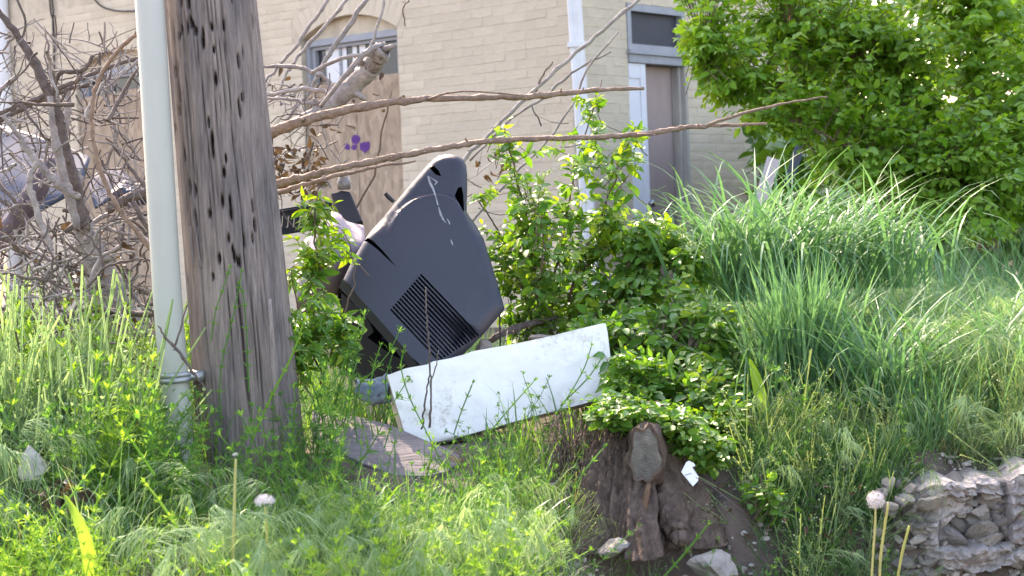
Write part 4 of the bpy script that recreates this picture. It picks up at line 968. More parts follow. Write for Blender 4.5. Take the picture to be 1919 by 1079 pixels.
# ------------------------------------------------------------------ stump in the bank
def build_stump():
    root = empty('tree_stump', at(1200, 1000, 4.75)); tag(root, 'rough barked tree stump with a sawn side limb set in the bank', 'tree stump')
    base = at(1186, 1020, 4.68); top = at(1200, 755, 4.90)
    nT, nZ = 220, 120; V = []
    for j in range(nZ):
        q = j / (nZ - 1); c = base.lerp(top, q)
        for i in range(nT):
            th = 2 * math.pi * i / nT; d = Vector((math.cos(th), math.sin(th), 0))
            r = (.100 + .075 * (1 - q) ** 1.8) * (1 - .55 * sst(.72, 1, q))
            r *= 1 + (.30 * (1 - q) ** 1.2 + .06) * math.cos(th * 5 + 1.1 + q * .6) + .10 * math.cos(th * 3 + .4)
            rd = abs(noise.noise(Vector((math.cos(th) * 9, math.sin(th) * 9, q * 2.6))))
            rd2 = abs(noise.noise(Vector((math.cos(th) * 19, math.sin(th) * 19, q * 7))))
            r += .042 * (rd - .2) + .020 * rd2
            r += .006 * noise.noise(Vector((math.cos(th) * 30, math.sin(th) * 30, q * 30)))
            V.append(c + Vector((d.x * r, d.y * r, 0)))
    V.append(top)
    Fc = [(j * nT + i, j * nT + (i + 1) % nT, (j + 1) * nT + (i + 1) % nT, (j + 1) * nT + i) for j in range(nZ - 1) for i in range(nT)]
    Fc += [((nZ - 1) * nT + i, (nZ - 1) * nT + (i + 1) % nT, len(V) - 1) for i in range(nT)]
    mb = MB(); mb.add(V, Fc); mb.obj('trunk', M['stumpbark'], root, True)
    # sawn limb: bark ring and cut face looking at the street
    lb = empty('sawn_limb', (0, 0, 0)); lb.parent = root; lb.matrix_parent_inverse = Matrix.Translation(root.location).inverted()
    def ell(cx, cy, Y, a, b, n=36, nz=0, s=0):
        nz *= 1.5 
        return [at(cx + a * math.cos(t) * (1 + nz * noise.noise(Vector((math.cos(t) * 2, math.sin(t) * 2, s)))), cy + b * math.sin(t) * (1 + nz * noise.noise(Vector((math.cos(t) * 2, math.sin(t) * 2, s)))), Y - .055 + .02 * math.sin(t)) for t in [2 * math.pi * k / n for k in range(n)]]
    R0 = ell(1213, 848, 4.84, 42, 62, nz=.08, s=1); R1 = ell(1212, 850, 4.70, 37, 60, nz=.25, s=1); R2 = ell(1211, 852, 4.665, 32, 53, nz=.25, s=2); R3 = ell(1210, 853, 4.668, 27, 47, nz=.22, s=2)
    mb = MB(); n = 36
    for A_, B_ in ((R0, R1), (R1, R2), (R2, R3)): mb.add(A_ + B_, [(i, (i + 1) % n, n + (i + 1) % n, n + i) for i in range(n)])
    mb.obj('bark_ring', M['stumpbark'], lb, True)
    mb = MB(); c = at(1210, 853, 4.617); mid = [p.lerp(c, .5) + Vector((0, -.003, 0)) for p in R3]
    R4 = [p + (p - c) * .06 + Vector((0, .001, 0)) for p in R3]
    mb.add(R4 + mid + [c], [(i, (i + 1) % n, n + (i + 1) % n, n + i) for i in range(n)] + [(n + i, n + (i + 1) % n, 2 * n) for i in range(n)]); mb.obj('cut_face', M['sawn'], lb, True)
    mb = MB(); P, r = branch_pts([(1216, 905, 4.63, 12), (1211, 930, 4.60, 15), (1207, 955, 4.585, 13), (1200, 980, 4.575, 8), (1195, 993, 4.58, 4)], 4, 0); mb.tube(P, r, 9, rough=.3); mb.obj('bare_root', M['rootwood'], root, True)
    for rw in ([(1140, 880, 4.80, 60), (1122, 950, 4.72, 62), (1100, 985, 4.66, 50), (1060, 1015, 4.6, 24)], [(1245, 860, 4.78, 60), (1256, 930, 4.68, 62), (1264, 985, 4.60, 50), (1278, 1020, 4.54, 24)]):
        mb = MB(); P, r = branch_pts(rw, 7, .012); mb.tube(P, r, 40, rough=.5, seed=rw[0][0])
        mb.v = [tuple(Vector(v) + Vector(v).normalized().cross(Vector((0, 1, 0))) * 0 + Vector((0, -1, .2)) * (.016 * abs(noise.noise(Vector((v[0] * 70, v[1] * 30, v[2] * 16)))) )) for v in mb.v]; mb.obj('root', M['stumpbark'], root, True)
build_stump()
rr = random.Random(9)
mb = MB()
for k in range(150):
    x = rr.uniform(1040, 1180); y = rr.uniform(770, 860); Y = 4.86 - rr.uniform(0, .06); L = rr.uniform(30, 130)
    P, r = branch_pts([(x, y, Y, rr.uniform(2, 5)), (x + rr.uniform(-10, 10), y + L * .5, Y - .03, 3), (x + rr.uniform(-22, 22), y + L, Y - .07, 1.5)], 3, .006); mb.tube(P, r, 5, cap=False)
o = mb.obj('hanging_roots', M['stumpbark'], None); tag(o, 'dark rootlets hanging from the bank left of the stump', 'roots', kind='stuff')
# white tag on a wire
tg = empty('plastic_tag', at(1295, 886, 4.6)); tag(tg, 'small white five-sided tag on a wire beside the stump', 'tag')
pt = plane3((1278, 870, 4.6), (1306, 896, 4.59), (1298, 912, 4.57))
slab('tag_plate', pt, [(1277, 884), (1286, 866), (1291, 863), (1301, 868), (1303, 873), (1297, 875), (1309, 893), (1308, 901), (1299, 911)], .002, M['whitepaint'], tg)
mb = MB(); A_, n_ = pt
for k, x in enumerate((1284, 1287, 1290, 1293)):
    w = 2.0; y = 889.5 - k * .9
    ps = [on_plane(x, y, A_, n_), on_plane(x + w, y - .4, A_, n_), on_plane(x + w, y + (1.6 if k % 2 else 1.1), A_, n_), on_plane(x, y + (1.2 if k % 2 else 1.7), A_, n_)]
    mb.add([p + n_ * .001 for p in ps], [(0, 1, 2, 3)])
mb.obj('print', M['cable'], tg)
mb = MB(); P, r = branch_pts([(1304, 895, 4.59, 2.4), (1330, 908, 4.6, 2.4), (1360, 932, 4.6, 2.4), (1395, 960, 4.6, 2.2)], 3, 0); mb.tube(P, r, 5); mb.obj('wire', M['bark_dead'], tg)

# crumbling wall face at the lower right: stones set in concrete
wl_ = empty('broken_retaining_wall', (1.0, 4.75, .6)); tag(wl_, 'crumbling stone and concrete retaining wall at the lower right', 'wall')
def wallface():
    xs = np.arange(.86, 2.3, .008); zs = np.linspace(0, 1, 90); V = []
    for x in xs:
        fade = sst(.86, 1.12, x)
        for q in zs:
            zt = .80 + .05 * noise.noise(Vector((x * 4, 0, 0))) + .03 * noise.noise(Vector((x * 13, 0, 4))) - .16 * (1 - fade); z = .30 + (zt - .30) * min(1, q * 1.25); y = 4.62 - .03 * fade + (0.20 * (q - .8) / .2 if q > .8 else 0)
            d = .075 * noise.turbulence(Vector((x * 7, y * 7, z * 13)), 6, True) - .035 + .03 * noise.turbulence(Vector((x * 30, y * 30, z * 50)), 3, True) + .05 * (noise.cell(Vector((x * 11, 0, z * 16))) - .5)
            V.append((x, y - d * fade + .30 * (1 - fade), z + .02 * noise.noise(Vector((x * 9, 2, z * 9)))))
    nz = len(zs)
    Q = [(i * nz + j, (i + 1) * nz + j, (i + 1) * nz + j + 1, i * nz + j + 1) for i in range(len(xs) - 1) for j in range(nz - 1)]
    link('wall_face', mesh_np('wall_face', V, Q, M['concrete'], False), wl_)
wallface()
M['palestone'] = mat('pale_limestone', (.66, .59, .49), .9, .2, island=.4, noise_scale=14, col2=(.30, .26, .235), bump=.9, bump_scale=40)
RK = [rock_mesh('stone', 1, .8, .6, 70 + k, 3, M['stone'] if k % 3 == 0 else M['palestone']) for k in range(8)]
rr = random.Random(5)
spots = [(1745, 945, 34, 12), (1790, 925, 16, 9), (1850, 940, 20, 18), (1838, 960, 22, 14), (1750, 1000, 30, 12), (1765, 975, 18, 12), (1795, 985, 20, 12), (1880, 985, 24, 16), (1840, 1000, 30, 13), (1790, 1010, 22, 12), (1900, 925, 24, 7), (1890, 885, 26, 9), (1915, 965, 20, 30), (1830, 905, 14, 6), (1810, 1030, 24, 16), (1870, 1035, 26, 16), (1760, 1045, 22, 14), (1720, 1010, 14, 8), (1740, 1070, 28, 12), (1905, 1050, 20, 18), (1700, 1050, 18, 9), (1690, 985, 12, 7)]
for _ in range(130): spots.append((rr.uniform(1640, 1935), rr.uniform(895, 1085), rr.uniform(4, 15), rr.uniform(3, 9)))
spots += [(1860, 905, 46, 10), (1790, 905, 30, 9), (1915, 915, 34, 10), (1770, 1005, 34, 12), (1850, 1010, 40, 14)]
for (px, py, a, b) in spots:
    Y = 4.60 if py > 930 else 4.60 + (930 - py) * .0028
    o = link('stone', rr.choice(RK), wl_); s = Y / F
    loc = at(px, py, Y + rr.uniform(.005, .045)); o.matrix_parent_inverse = Matrix.Translation(wl_.location).inverted()
    o.location = loc; o.rotation_euler = (rr.uniform(-.9, .9), rr.uniform(-.5, .5), rr.uniform(-3, 3)); o.scale = (a * s * 1.7, a * s * 1.4, b * s * 2.4)
# pebbles
V, T = [], []
pv = np.array([v.co for v in RK[0].vertices]); 
bm = bmesh.new(); bmesh.ops.create_icosphere(bm, subdivisions=1, radius=1); pv = np.array([v.co for v in bm.verts]); ptr = np.array([[v.index for v in f.verts] for f in bm.faces]); bm.free()
N = 2600; px = rng.uniform(.0, 2.2, N); py = rng.uniform(4.3, 5.05, N); pos = np.array([(x, y, gz(x, y) + .002) for x, y in zip(px, py)])
S = rng.uniform(.002, .009, (N, 3)) * np.array([1.2, 1, .7]) * rng.choice([.6, 1, 1.6], (N, 1)); MM = np.zeros((N, 3, 3)); MM[:, 0, 0] = S[:, 0]; MM[:, 1, 1] = S[:, 1]; MM[:, 2, 2] = S[:, 2]
o = link('pebbles', inst_mesh('pebbles', pv, ptr, MM, pos, M['stone'])); tag(o, 'small pebbles and crumbs on the bare bank', 'pebbles', kind='stuff')

# ------------------------------------------------------------------ leafy plants
LEAFM = {}
def leaf_objs(matn, wid):
    k = (matn, round(wid, 2))
    if k not in LEAFM:
        LEAFM[k] = []
        for fold, droop in ((.18, .15), (.28, .35), (.10, .05)):
            tv_, tt_ = leaf_template(wid, fold, droop); LEAFM[k].append(mesh_np('leaf', tv_, tt_, M[matn], True))
    return LEAFM[k]
def plant(name, label, cat, base, stems, clumps, leaf_len, wid, mats_, seed, twig_r=.0012, n_ind=300, droop=.25, leaves_per=9, twig_len=.22, group=None, reach=.35, opposite=True, stemmat='bark_live', up=.35):
    """stems: branch rows; clumps: (px, py, Y, half width px, half height px, half depth m, twigs, share of young leaves)"""
    rr = np.random.default_rng(seed); root = empty(name, base); tag(root, label, cat, group)
    pts = []
    for rw in stems:
        mb = MB(); P, r = branch_pts(rw, 6, .01); mb.tube(P, r, 7, rough=.15); mb.obj('stem', M[stemmat], root, True); pts += P
    pts = np.array([tuple(p) for p in pts]) if pts else np.array([tuple(base)])
    tw = MB(); LP, LD, LU, LS, LY = [], [], [], [], []
    for (cx, cy, Y, hx, hy, hz, n, yo) in clumps:
        for _ in range(n):
            d = rr.normal(size=3); d /= np.linalg.norm(d); d *= rr.uniform(.15, 1) ** (1 / 2.2)
            E = np.array(at(cx + d[0] * hx, cy + d[1] * hy, Y + d[2] * hz))
            dist = np.linalg.norm(pts - E - np.array([0, 0, -.0]), axis=1) + .8 * np.maximum(0, pts[:, 2] - E[2]); o_ = pts[np.argmin(dist)]
            v = E - o_; L = np.linalg.norm(v)
            if L > reach: o_ = E - v / L * reach; L = reach
            v = E - o_; L = max(L, 1e-3)
            if L < twig_len * .5: o_ = E - (v / L + np.array([0, 0, .8]) + rr.normal(size=3) * .3) * twig_len * .5
            mid = (o_ + E) / 2 + np.array([0, 0, .06 * L * 2]) + rr.normal(size=3) * .02
            C_ = [o_ + (mid - o_) * 2 * t * (1 - t) + (E - o_) * t * t if False else (1 - t) ** 2 * o_ + 2 * t * (1 - t) * mid + t * t * E for t in np.linspace(0, 1, 6)]
            tw.tube(C_, [twig_r * (1.6 - 1.2 * k / 5) for k in range(6)], 4, cap=False)
            yl = rr.random() < yo
            for k in range(leaves_per):
                t = 1 - (k / leaves_per) * .85 + rr.uniform(-.03, .03); t = min(1, max(.05, t))
                p = (1 - t) ** 2 * o_ + 2 * t * (1 - t) * mid + t * t * E; tan = (2 * (1 - t) * (mid - o_) + 2 * t * (E - mid)); tan /= np.linalg.norm(tan) + 1e-9
                side = np.cross(tan, [0, 0, 1]); side /= np.linalg.norm(side) + 1e-9
                s = 1 if k % 2 else -1
                if rr.random() < .3: side = np.array([side[1] * .3, side[0], .7])
                dd = side * s * rr.uniform(.6, 1.1) + tan * rr.uniform(.3, .9) + np.array([0, 0, -droop + rr.uniform(-.35, .3)]) if k > 0 else tan + rr.normal(size=3) * .2
                LP.append(p); LD.append(dd); LU.append(np.array([0, 0, up * 3]) + rr.normal(size=3) * .55 + np.array([0, -.45, 0])); sc_ = .55 + .45 * min(1, k / 3) if k < 3 else 1
                LS.append(leaf_len * sc_ * rr.uniform(.65, 1.2)); LY.append(1 if (yl and k < 5) or (k < 2 and rr.random() < .15) else 0)
    if tw.v: o = tw.obj('twigs', M[stemmat], root); o['kind'] = 'stuff'
    LP, LD, LU, LS, LY = map(np.array, (LP, LD, LU, LS, LY)); MF = frames(LD, LU) * LS[:, None, None]
    inframe = []
    rel = LP - np.array(EYE); k_ = rel @ np.array(_f); X = 959.5 + F * (rel @ np.array(_r)) / k_; Yp = 539.5 - F * (rel @ np.array(_u)) / k_
    ok = (X > 0) & (X < W) & (Yp > 0) & (Yp < H); score = np.where(ok, LP[:, 1] - LS * 4, 99); order = np.argsort(score)
    ind = order[:n_ind]; rest_ = order[n_ind:]
    for i in ind:
        me = leaf_objs(mats_[LY[i]], wid)[int(rr.integers(3))]; o = link('leaf', me, None); o.parent = root; o.matrix_parent_inverse = Matrix.Translation(root.location).inverted()
        mm = Matrix.Identity(4)
        for a in range(3):
            for b in range(3): mm[a][b] = MF[i][a][b]
            mm[a][3] = LP[i][a]
        o.matrix_basis = mm
    if len(rest_):
        tv_, tt_ = leaf_template(wid, .2, .22)
        o = link('foliage', inst_mesh('foliage', tv_, tt_, MF[rest_], LP[rest_], [M[mats_[0]], M[mats_[1]]], LY[rest_], True), root); o['kind'] = 'stuff'
    return root

plant('leafy_shrub', 'bushy green shrub with bright young tips right of the television casing', 'shrub', at(1080, 700, 6.0),
      [[(1010, 640, 6.0, 7), (985, 560, 6.0, 7), (960, 480, 6.0, 5), (930, 430, 6.0, 4), (900, 380, 6.0, 3)], [(1020, 640, 6.0, 8), (1000, 500, 6.05, 6), (985, 400, 6.05, 5), (965, 320, 6.0, 4), (945, 240, 6.0, 3)],
       [(1030, 640, 6.1, 8), (1040, 520, 6.1, 6), (1060, 420, 6.1, 5), (1075, 330, 6.1, 4), (1100, 240, 6.1, 3), (1128, 150, 6.1, 2)], [(1068, 650, 5.95, 8), (1072, 540, 5.95, 7), (1110, 440, 5.95, 6), (1140, 370, 5.95, 4), (1165, 300, 5.9, 3), (1190, 240, 5.9, 2)],
       [(1090, 680, 5.9, 9), (1140, 560, 5.9, 7), (1190, 480, 5.9, 5), (1240, 440, 5.9, 4), (1300, 470, 5.9, 3)], [(1100, 690, 5.7, 8), (1170, 650, 5.6, 6), (1250, 640, 5.5, 5), (1310, 660, 5.45, 3)],
       [(1040, 640, 6.0, 6), (1010, 560, 5.9, 5), (1020, 470, 5.85, 4), (1010, 400, 5.85, 3)], [(1110, 700, 5.5, 7), (1180, 740, 5.3, 6), (1250, 790, 5.2, 4), (1290, 850, 5.1, 3)]],
      [(960, 480, 6.0, 75, 95, .25, 46, .2), (990, 360, 6.0, 85, 65, .2, 26, .45), (945, 255, 6.0, 34, 42, .08, 7, .9), (1105, 190, 6.1, 45, 50, .1, 6, .8), (1085, 300, 6.05, 85, 75, .15, 19, .6), (1180, 285, 5.9, 34, 60, .1, 10, .8), (1100, 420, 6.0, 110, 60, .25, 48, .5),
       (1200, 440, 5.95, 80, 50, .22, 75, .6), (1120, 540, 5.95, 150, 80, .3, 115, .2), (1260, 520, 5.85, 80, 70, .25, 90, .25), (1180, 640, 5.6, 140, 70, .25, 150, .03), (1240, 720, 5.35, 110, 65, .2, 130, .04), (1330, 740, 5.25, 75, 70, .2, 130, .2), (1190, 700, 5.2, 60, 50, .1, 70, .04), (1330, 800, 5.0, 60, 40, .12, 60, .1), (1300, 850, 4.95, 45, 40, .1, 26, .15), (1165, 735, 5.1, 50, 34, .10, 46, .0), (1180, 765, 4.82, 60, 22, .05, 34, .0), (1130, 780, 4.66, 46, 22, .04, 34, .0), (1200, 772, 4.66, 60, 16, .05, 24, .02), (1280, 810, 4.68, 40, 40, .06, 40, .08), (1335, 850, 4.72, 55, 44, .08, 50, .15), (1380, 790, 4.95, 40, 60, .1, 40, .2), (1150, 750, 4.75, 60, 20, .05, 30, .0), (1260, 775, 4.85, 55, 30, .06, 34, .05), (1330, 620, 5.6, 70, 80, .2, 110, .3), (990, 590, 6.05, 60, 40, .2, 30, .05)],
      .050, .50, ['leaf_shrub', 'leaf_young'], 21, leaves_per=10, twig_len=.2)
plant('sapling', 'pale green leafy sapling growing close to the right side of the pole', 'sapling', at(600, 720, 5.3),
      [[(610, 720, 5.35, 5), (580, 640, 5.35, 4), (600, 540, 5.35, 4), (590, 440, 5.35, 4), (596, 350, 5.35, 2.5)], [(600, 720, 5.4, 5), (640, 600, 5.4, 4), (665, 520, 5.4, 3), (650, 440, 5.4, 2)], [(560, 700, 5.3, 4), (560, 600, 5.3, 4), (545, 500, 5.3, 2)]],
      [(590, 380, 5.35, 40, 28, .08, 8, .75), (600, 450, 5.35, 65, 40, .12, 16, .6), (630, 450, 5.35, 40, 20, .08, 5, .5), (570, 520, 5.35, 40, 40, .1, 9, .4), (600, 590, 5.35, 65, 50, .12, 30, .05), (560, 640, 5.25, 35, 60, .1, 22, .05), (640, 640, 5.3, 45, 50, .1, 16, .0)],
      .058, .34, ['leaf_shrub', 'leaf_young'], 22, leaves_per=8, twig_len=.16, droop=.45, n_ind=260)
plant('leafy_tree', 'dense green leafy tree filling the upper right, beyond the tall grass', 'tree', at(1830, 440, 8.8),
      [[(1850, 470, 9.0, 40), (1845, 400, 9.0, 34), (1820, 330, 9.0, 26), (1780, 260, 9.0, 18), (1700, 180, 9.0, 12), (1600, 110, 8.9, 8), (1480, 60, 8.8, 5)], [(1855, 470, 9.0, 34), (1870, 350, 9.0, 28), (1860, 240, 9.0, 22), (1835, 130, 9.0, 16), (1820, 0, 9.0, 12)],
       [(1840, 400, 8.9, 22), (1780, 350, 8.7, 14), (1700, 330, 8.6, 10), (1620, 290, 8.5, 7), (1500, 230, 8.5, 4)], [(1870, 400, 8.9, 20), (1930, 300, 8.8, 14), (1990, 200, 8.7, 10)], [(1820, 330, 9.0, 14), (1740, 290, 8.9, 9), (1560, 190, 8.8, 6), (1400, 130, 8.7, 4), (1320, 90, 8.6, 3)]],
      [(1370, 60, 8.7, 110, 80, .5, 90, .22), (1340, 170, 8.7, 50, 60, .3, 34, .2), (1480, 150, 8.8, 110, 110, .6, 130, .08), (1420, 225, 8.7, 60, 40, .3, 24, .15), (1600, 60, 8.9, 140, 100, .7, 150, .15), (1760, 50, 8.9, 150, 110, .7, 170, .15), (1900, 80, 8.8, 110, 130, .7, 130, .1), (1640, 200, 8.8, 130, 90, .6, 160, .04), (1800, 210, 8.7, 130, 100, .6, 160, .04),
       (1600, 310, 8.7, 95, 60, .5, 110, .03), (1740, 320, 8.6, 110, 70, .5, 140, .03), (1880, 310, 8.5, 100, 90, .5, 150, .03), (1900, 210, 8.4, 80, 80, .4, 80, .05), (1700, 380, 8.7, 70, 30, .3, 30, .03), (1980, 350, 8.5, 80, 80, .4, 50, .05), (1850, 390, 8.5, 110, 40, .4, 110, .03), (1760, 400, 8.6, 60, 30, .3, 40, .03), (1850, 435, 8.3, 90, 22, .2, 60, .03), (1300, 70, 8.6, 34, 60, .25, 22, .3), (1520, -90, 8.9, 300, 80, .8, 160, .1), (1850, -90, 8.9, 160, 90, .8, 120, .1)],
      .066, .50, ['leaf_tree', 'leaf_young'], 23, twig_r=.0018, leaves_per=13, twig_len=.3, reach=.45, stemmat='bark_live')
plant('low_weed', 'small leafy weed on the bare soil right of the white tag', 'weed', at(1440, 960, 4.65), [[(1440, 965, 4.65, 4), (1430, 930, 4.65, 3), (1425, 890, 4.65, 2)]],
      [(1430, 915, 4.65, 50, 35, .06, 13, .35), (1470, 950, 4.65, 25, 20, .04, 4, .2)], .040, .55, ['leaf_shrub', 'leaf_young'], 24, leaves_per=7, twig_len=.1, n_ind=90, reach=.12)
for i, (px, py, Y, n, lab) in enumerate([(1165, 790, 4.95, 7, 'leafy sprig hanging over the top of the stump'), (1335, 820, 5.0, 12, 'leafy weed hanging beside the stump over the tag')]):
    plant('leafy_sprig', lab, 'weed', at(px, py + 20, Y), [[(px, py + 20, Y, 3), (px, py, Y, 2)]], [(px, py, Y, 34, 22, .06, n, .05)], .038, .52, ['leaf_shrub', 'leaf_young'], 30 + i, leaves_per=7, twig_len=.08, n_ind=60, reach=.1)

# far foliage: one mass behind the houses and fences
def far_mass(name, lab, boxes, n, size, seed, material):
    rr = np.random.default_rng(seed); P = []
    per = n // len(boxes)
    for (x0, y0, x1, y1, Y0, Y1) in boxes:
        cx = rr.uniform(x0, x1, (per // 60 + 1, 1)); cy = rr.uniform(y0, y1, (per // 60 + 1, 1)); cY = rr.uniform(Y0, Y1, (per // 60 + 1, 1))
        k = rr.integers(0, len(cx), per); X = cx[k, 0] + rr.normal(size=per) * 16; Y = cy[k, 0] + rr.normal(size=per) * 14; D = cY[k, 0] + rr.normal(size=per) * .4
        P += [tuple(at(a, b, c)) for a, b, c in zip(X, Y, D)]
    P = np.array(P); n = len(P); D = rr.normal(size=(n, 3)); U = rr.normal(size=(n, 3)) + np.array([0, -.3, 1.2]); tv_, tt_ = leaf_template(.55, .15, .2)
    o = link(name, inst_mesh(name, tv_, tt_, frames(D, U) * rr.uniform(.6, 1.2, (n, 1, 1)) * size, P, M[material], smooth=True)); tag(o, lab, 'trees', kind='stuff')
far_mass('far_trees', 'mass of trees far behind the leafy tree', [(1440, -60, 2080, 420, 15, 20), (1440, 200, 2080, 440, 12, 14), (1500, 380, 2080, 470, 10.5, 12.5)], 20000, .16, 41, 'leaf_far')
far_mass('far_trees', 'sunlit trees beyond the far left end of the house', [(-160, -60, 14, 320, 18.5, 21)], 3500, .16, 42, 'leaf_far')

# ------------------------------------------------------------------ grass
CLEAR = [((1130, 540, 1385, 860), .97), ((1385, 440, 1680, 740), .6), ((600, 765, 885, 885), .93), ((740, 560, 950, 790), .9), ((950, 560, 1150, 730), .9), ((620, 400, 950, 690), 1.0), ((1120, 780, 1290, 980), .96), ((1290, 850, 1400, 1010), .93), ((1080, 900, 1420, 1079), .8), ((1690, 850, 1919, 1079), .86), ((250, 300, 365, 760), .95), ((365, 300, 560, 720), .9), ((365, 700, 560, 790), .5), ((1000, 800, 1120, 900), .5), ((560, 640, 760, 700), .8)]
def open_view(x, y, h, rr):
    """plants grow thinly where the photo shows bare soil or things lying clear"""
    z = gz(x, y, False)
    for q in (.45, .95):
        px, py, k = topx((x, y, z + h * q))
        px += rr.normal() * 16; py += rr.normal() * 14
        for (a, b, c, d), pr in CLEAR:
            if a < px < c and b < py < d and y < 5.45 and rr.random() < pr: return False
    return True
def blades(name, lab, base, L, wd, lean0, curl, az, mats_, mi, segs=6, cat='grass', parent=None, kind='stuff', seed=0):
    n = len(base); rr = np.random.default_rng(seed + n); V = np.zeros((n, segs + 1, 2, 3)); p = base.copy(); h = np.stack([np.cos(az), np.sin(az), np.zeros(n)], 1)
    tw = az + np.pi / 2 + rr.normal(size=n) * .5; wv = np.stack([np.cos(tw), np.sin(tw), np.zeros(n)], 1)
    for k in range(segs + 1):
        s = k / segs; th = lean0 + curl * s ** 1.6; w = wd * (min(1, .55 + 1.4 * s) if s < .35 else max(.02, 1 - ((s - .35) / .65) ** 1.6))
        V[:, k, 0] = p - wv * w[:, None] / 2; V[:, k, 1] = p + wv * w[:, None] / 2
        p = p + (h * np.sin(th)[:, None] + np.array([0, 0, 1]) * np.cos(th)[:, None]) * (L / segs)[:, None]
    t = np.array([[2 * k, 2 * k + 1, 2 * k + 3, 2 * k + 2] for k in range(segs)]); T = (t[None] + (np.arange(n) * 2 * (segs + 1))[:, None, None]).reshape(-1, 4)
    me = mesh_np(name, V.reshape(-1, 3), T, [M[x] for x in mats_], True, np.repeat(mi, segs)); o = link(name, me, parent)
    tag(o, lab, cat, kind=kind) if parent is None else None
    return o
def bases(n, x0, x1, y0, y1, rr, clump=.09):
    nc = max(4, n // 26); cx = rr.uniform(x0, x1, nc); cy = rr.uniform(y0, y1, nc); k = rr.integers(0, nc, n)
    x = cx[k] + rr.normal(size=n) * clump * .5; y = cy[k] + rr.normal(size=n) * clump * .5
    return np.array([(a, b, gz(a, b) - .01) for a, b in zip(x, y)]), k
def field(name, lab, n, x0, x1, y0, y1, Lr, wr, lean, curl, mats_, seed, cond_=None, clump=.09, segs=5, azb=None):
    rr = np.random.default_rng(seed); B, k = bases(n, x0, x1, y0, y1, rr, clump)
    if cond_ is not None:
        ok = np.array([cond_(b[0], b[1]) for b in B]); B = B[ok]; k = k[ok]
    hh = (Lr[0] + Lr[1]) / 2 * .8
    ok = np.array([open_view(b[0], b[1], hh, rr) for b in B]); B = B[ok]
    n = len(B); az = rr.uniform(0, 2 * np.pi, n) if azb is None else rr.normal(azb, .9, n)
    return blades(name, lab, B, rr.uniform(*Lr, n) * rr.uniform(.6, 1, n), rr.uniform(*wr, n), rr.uniform(*lean, n), rr.uniform(*curl, n), az, mats_, rr.integers(0, len(mats_), n), segs, seed=seed)
# right: tall grass behind the bank
def edge_ok(x, y): return y > 4.86 + .05 * math.sin(x * 9) + (.02 if x < 1.2 else .08)
field('tall_grass', 'tall fine grass covering the yard at the right', 26000, .35, 3.3, 4.9, 8.6, (.22, .50), (.003, .0055), (0, .45), (.3, 1.3), ['grass_fine', 'grass_blue', 'grass_fine'], 51, edge_ok)
field('far_grass', 'hazy grass under and beyond the leafy tree', 12000, 1.4, 6.0, 7.6, 12, (.45, .85), (.004, .008), (0, .5), (.3, 1.2), ['grass_fine', 'grass_blue'], 50, None, clump=.3)
field('broad_grass', 'broad blue-green grass blades among the tall grass at the right', 3600, .55, 2.6, 5.1, 7.2, (.4, .68), (.006, .011), (.05, .5), (.7, 2.2), ['grass_blue'], 52, edge_ok, clump=.16, segs=8)
field('yard_grass', 'shorter grass and weeds over the middle of the yard', 9000, -3.0, .6, 5.0, 8.5, (.12, .34), (.003, .006), (0, .6), (.3, 1.3), ['grass_lime', 'grass_fine'], 53)
field('dry_grass', 'dry brown grass roots hanging along the bank edge at the right', 900, 1.15, 1.75, 4.84, 4.95, (.08, .2), (.002, .004), (.6, 1.5), (.4, 1.6), ['grass_dry'], 54, clump=.05)
# two clumps that stand out
def tuft(lab, px, py, Y, n, Lr, wr, seed, spread=.05, lean=(.05, .55), curl=(.3, 1.2), mats_=['grass_blue']):
    rr = np.random.default_rng(seed); c = at(px, py, Y); B = np.array(c)[None] + rr.normal(size=(n, 3)) * np.array([spread, spread, 0]); 
    o = blades('grass_clump', lab, B, rr.uniform(*Lr, n), rr.uniform(*wr, n), rr.uniform(*lean, n), rr.uniform(*curl, n), rr.uniform(0, 6.28, n), mats_, np.zeros(n, int), 8, cat='grass clump', kind=None, seed=seed)
    del_ = o.get('kind'); 
    return o
tuft('fan-shaped clump of long upright blades in the middle of the right grass', 1500, 740, 5.35, 330, (.28, .50), (.007, .012), 61, .055, (.0, .5), (.1, .9))
tuft('tall drooping blue-green grass clump directly right of the shrub, under the door', 1430, 560, 6.0, 420, (.36, .70), (.008, .013), 62, .12, (.1, .7), (1.0, 2.8))
tuft('high arching grass clump below the end of the side wall', 1590, 540, 6.3, 420, (.32, .62), (.007, .012), 63, .14, (.1, .7), (.9, 2.7))
tuft('loose clump of long arching blades hanging toward the bare bank', 1660, 760, 5.15, 150, (.3, .5), (.006, .010), 64, .06, (.3, .8), (.6, 1.5))
# bottom left and middle foreground
def fl_ok(x, y): return x < .08 + .25 * (4.9 - y) or (x < .35 and y > 4.75)
field('foreground_grass', 'lush grass in front of the pole and the plank', 9500, -1.55, .42, 3.5, 5.1, (.08, .26), (.0025, .005), (0, .7), (.2, 1.4), ['grass_lime', 'grass_fine', 'grass_lime'], 55, fl_ok)
field('broad_weeds', 'broader bright leaves and blades scattered along the bottom left', 900, -1.4, .1, 3.5, 4.7, (.10, .28), (.006, .013), (.1, .8), (.4, 1.9), ['grass_lime', 'cleaver_bright', 'grass_blue'], 66, fl_ok, clump=.05)
field('rubble_weeds', 'thin weeds rooted in the rubble at the lower right', 900, .85, 1.7, 4.45, 4.85, (.05, .16), (.002, .004), (.2, 1.2), (.3, 1.6), ['grass_fine', 'cleaver', 'grass_dry'], 69, None, clump=.05)
field('dry_straw', 'dry straw and dead blades among the foreground grass', 700, -1.5, .4, 3.6, 5.1, (.10, .3), (.0015, .003), (.2, 1.2), (.3, 1.5), ['grass_dry'], 67, fl_ok, clump=.12)
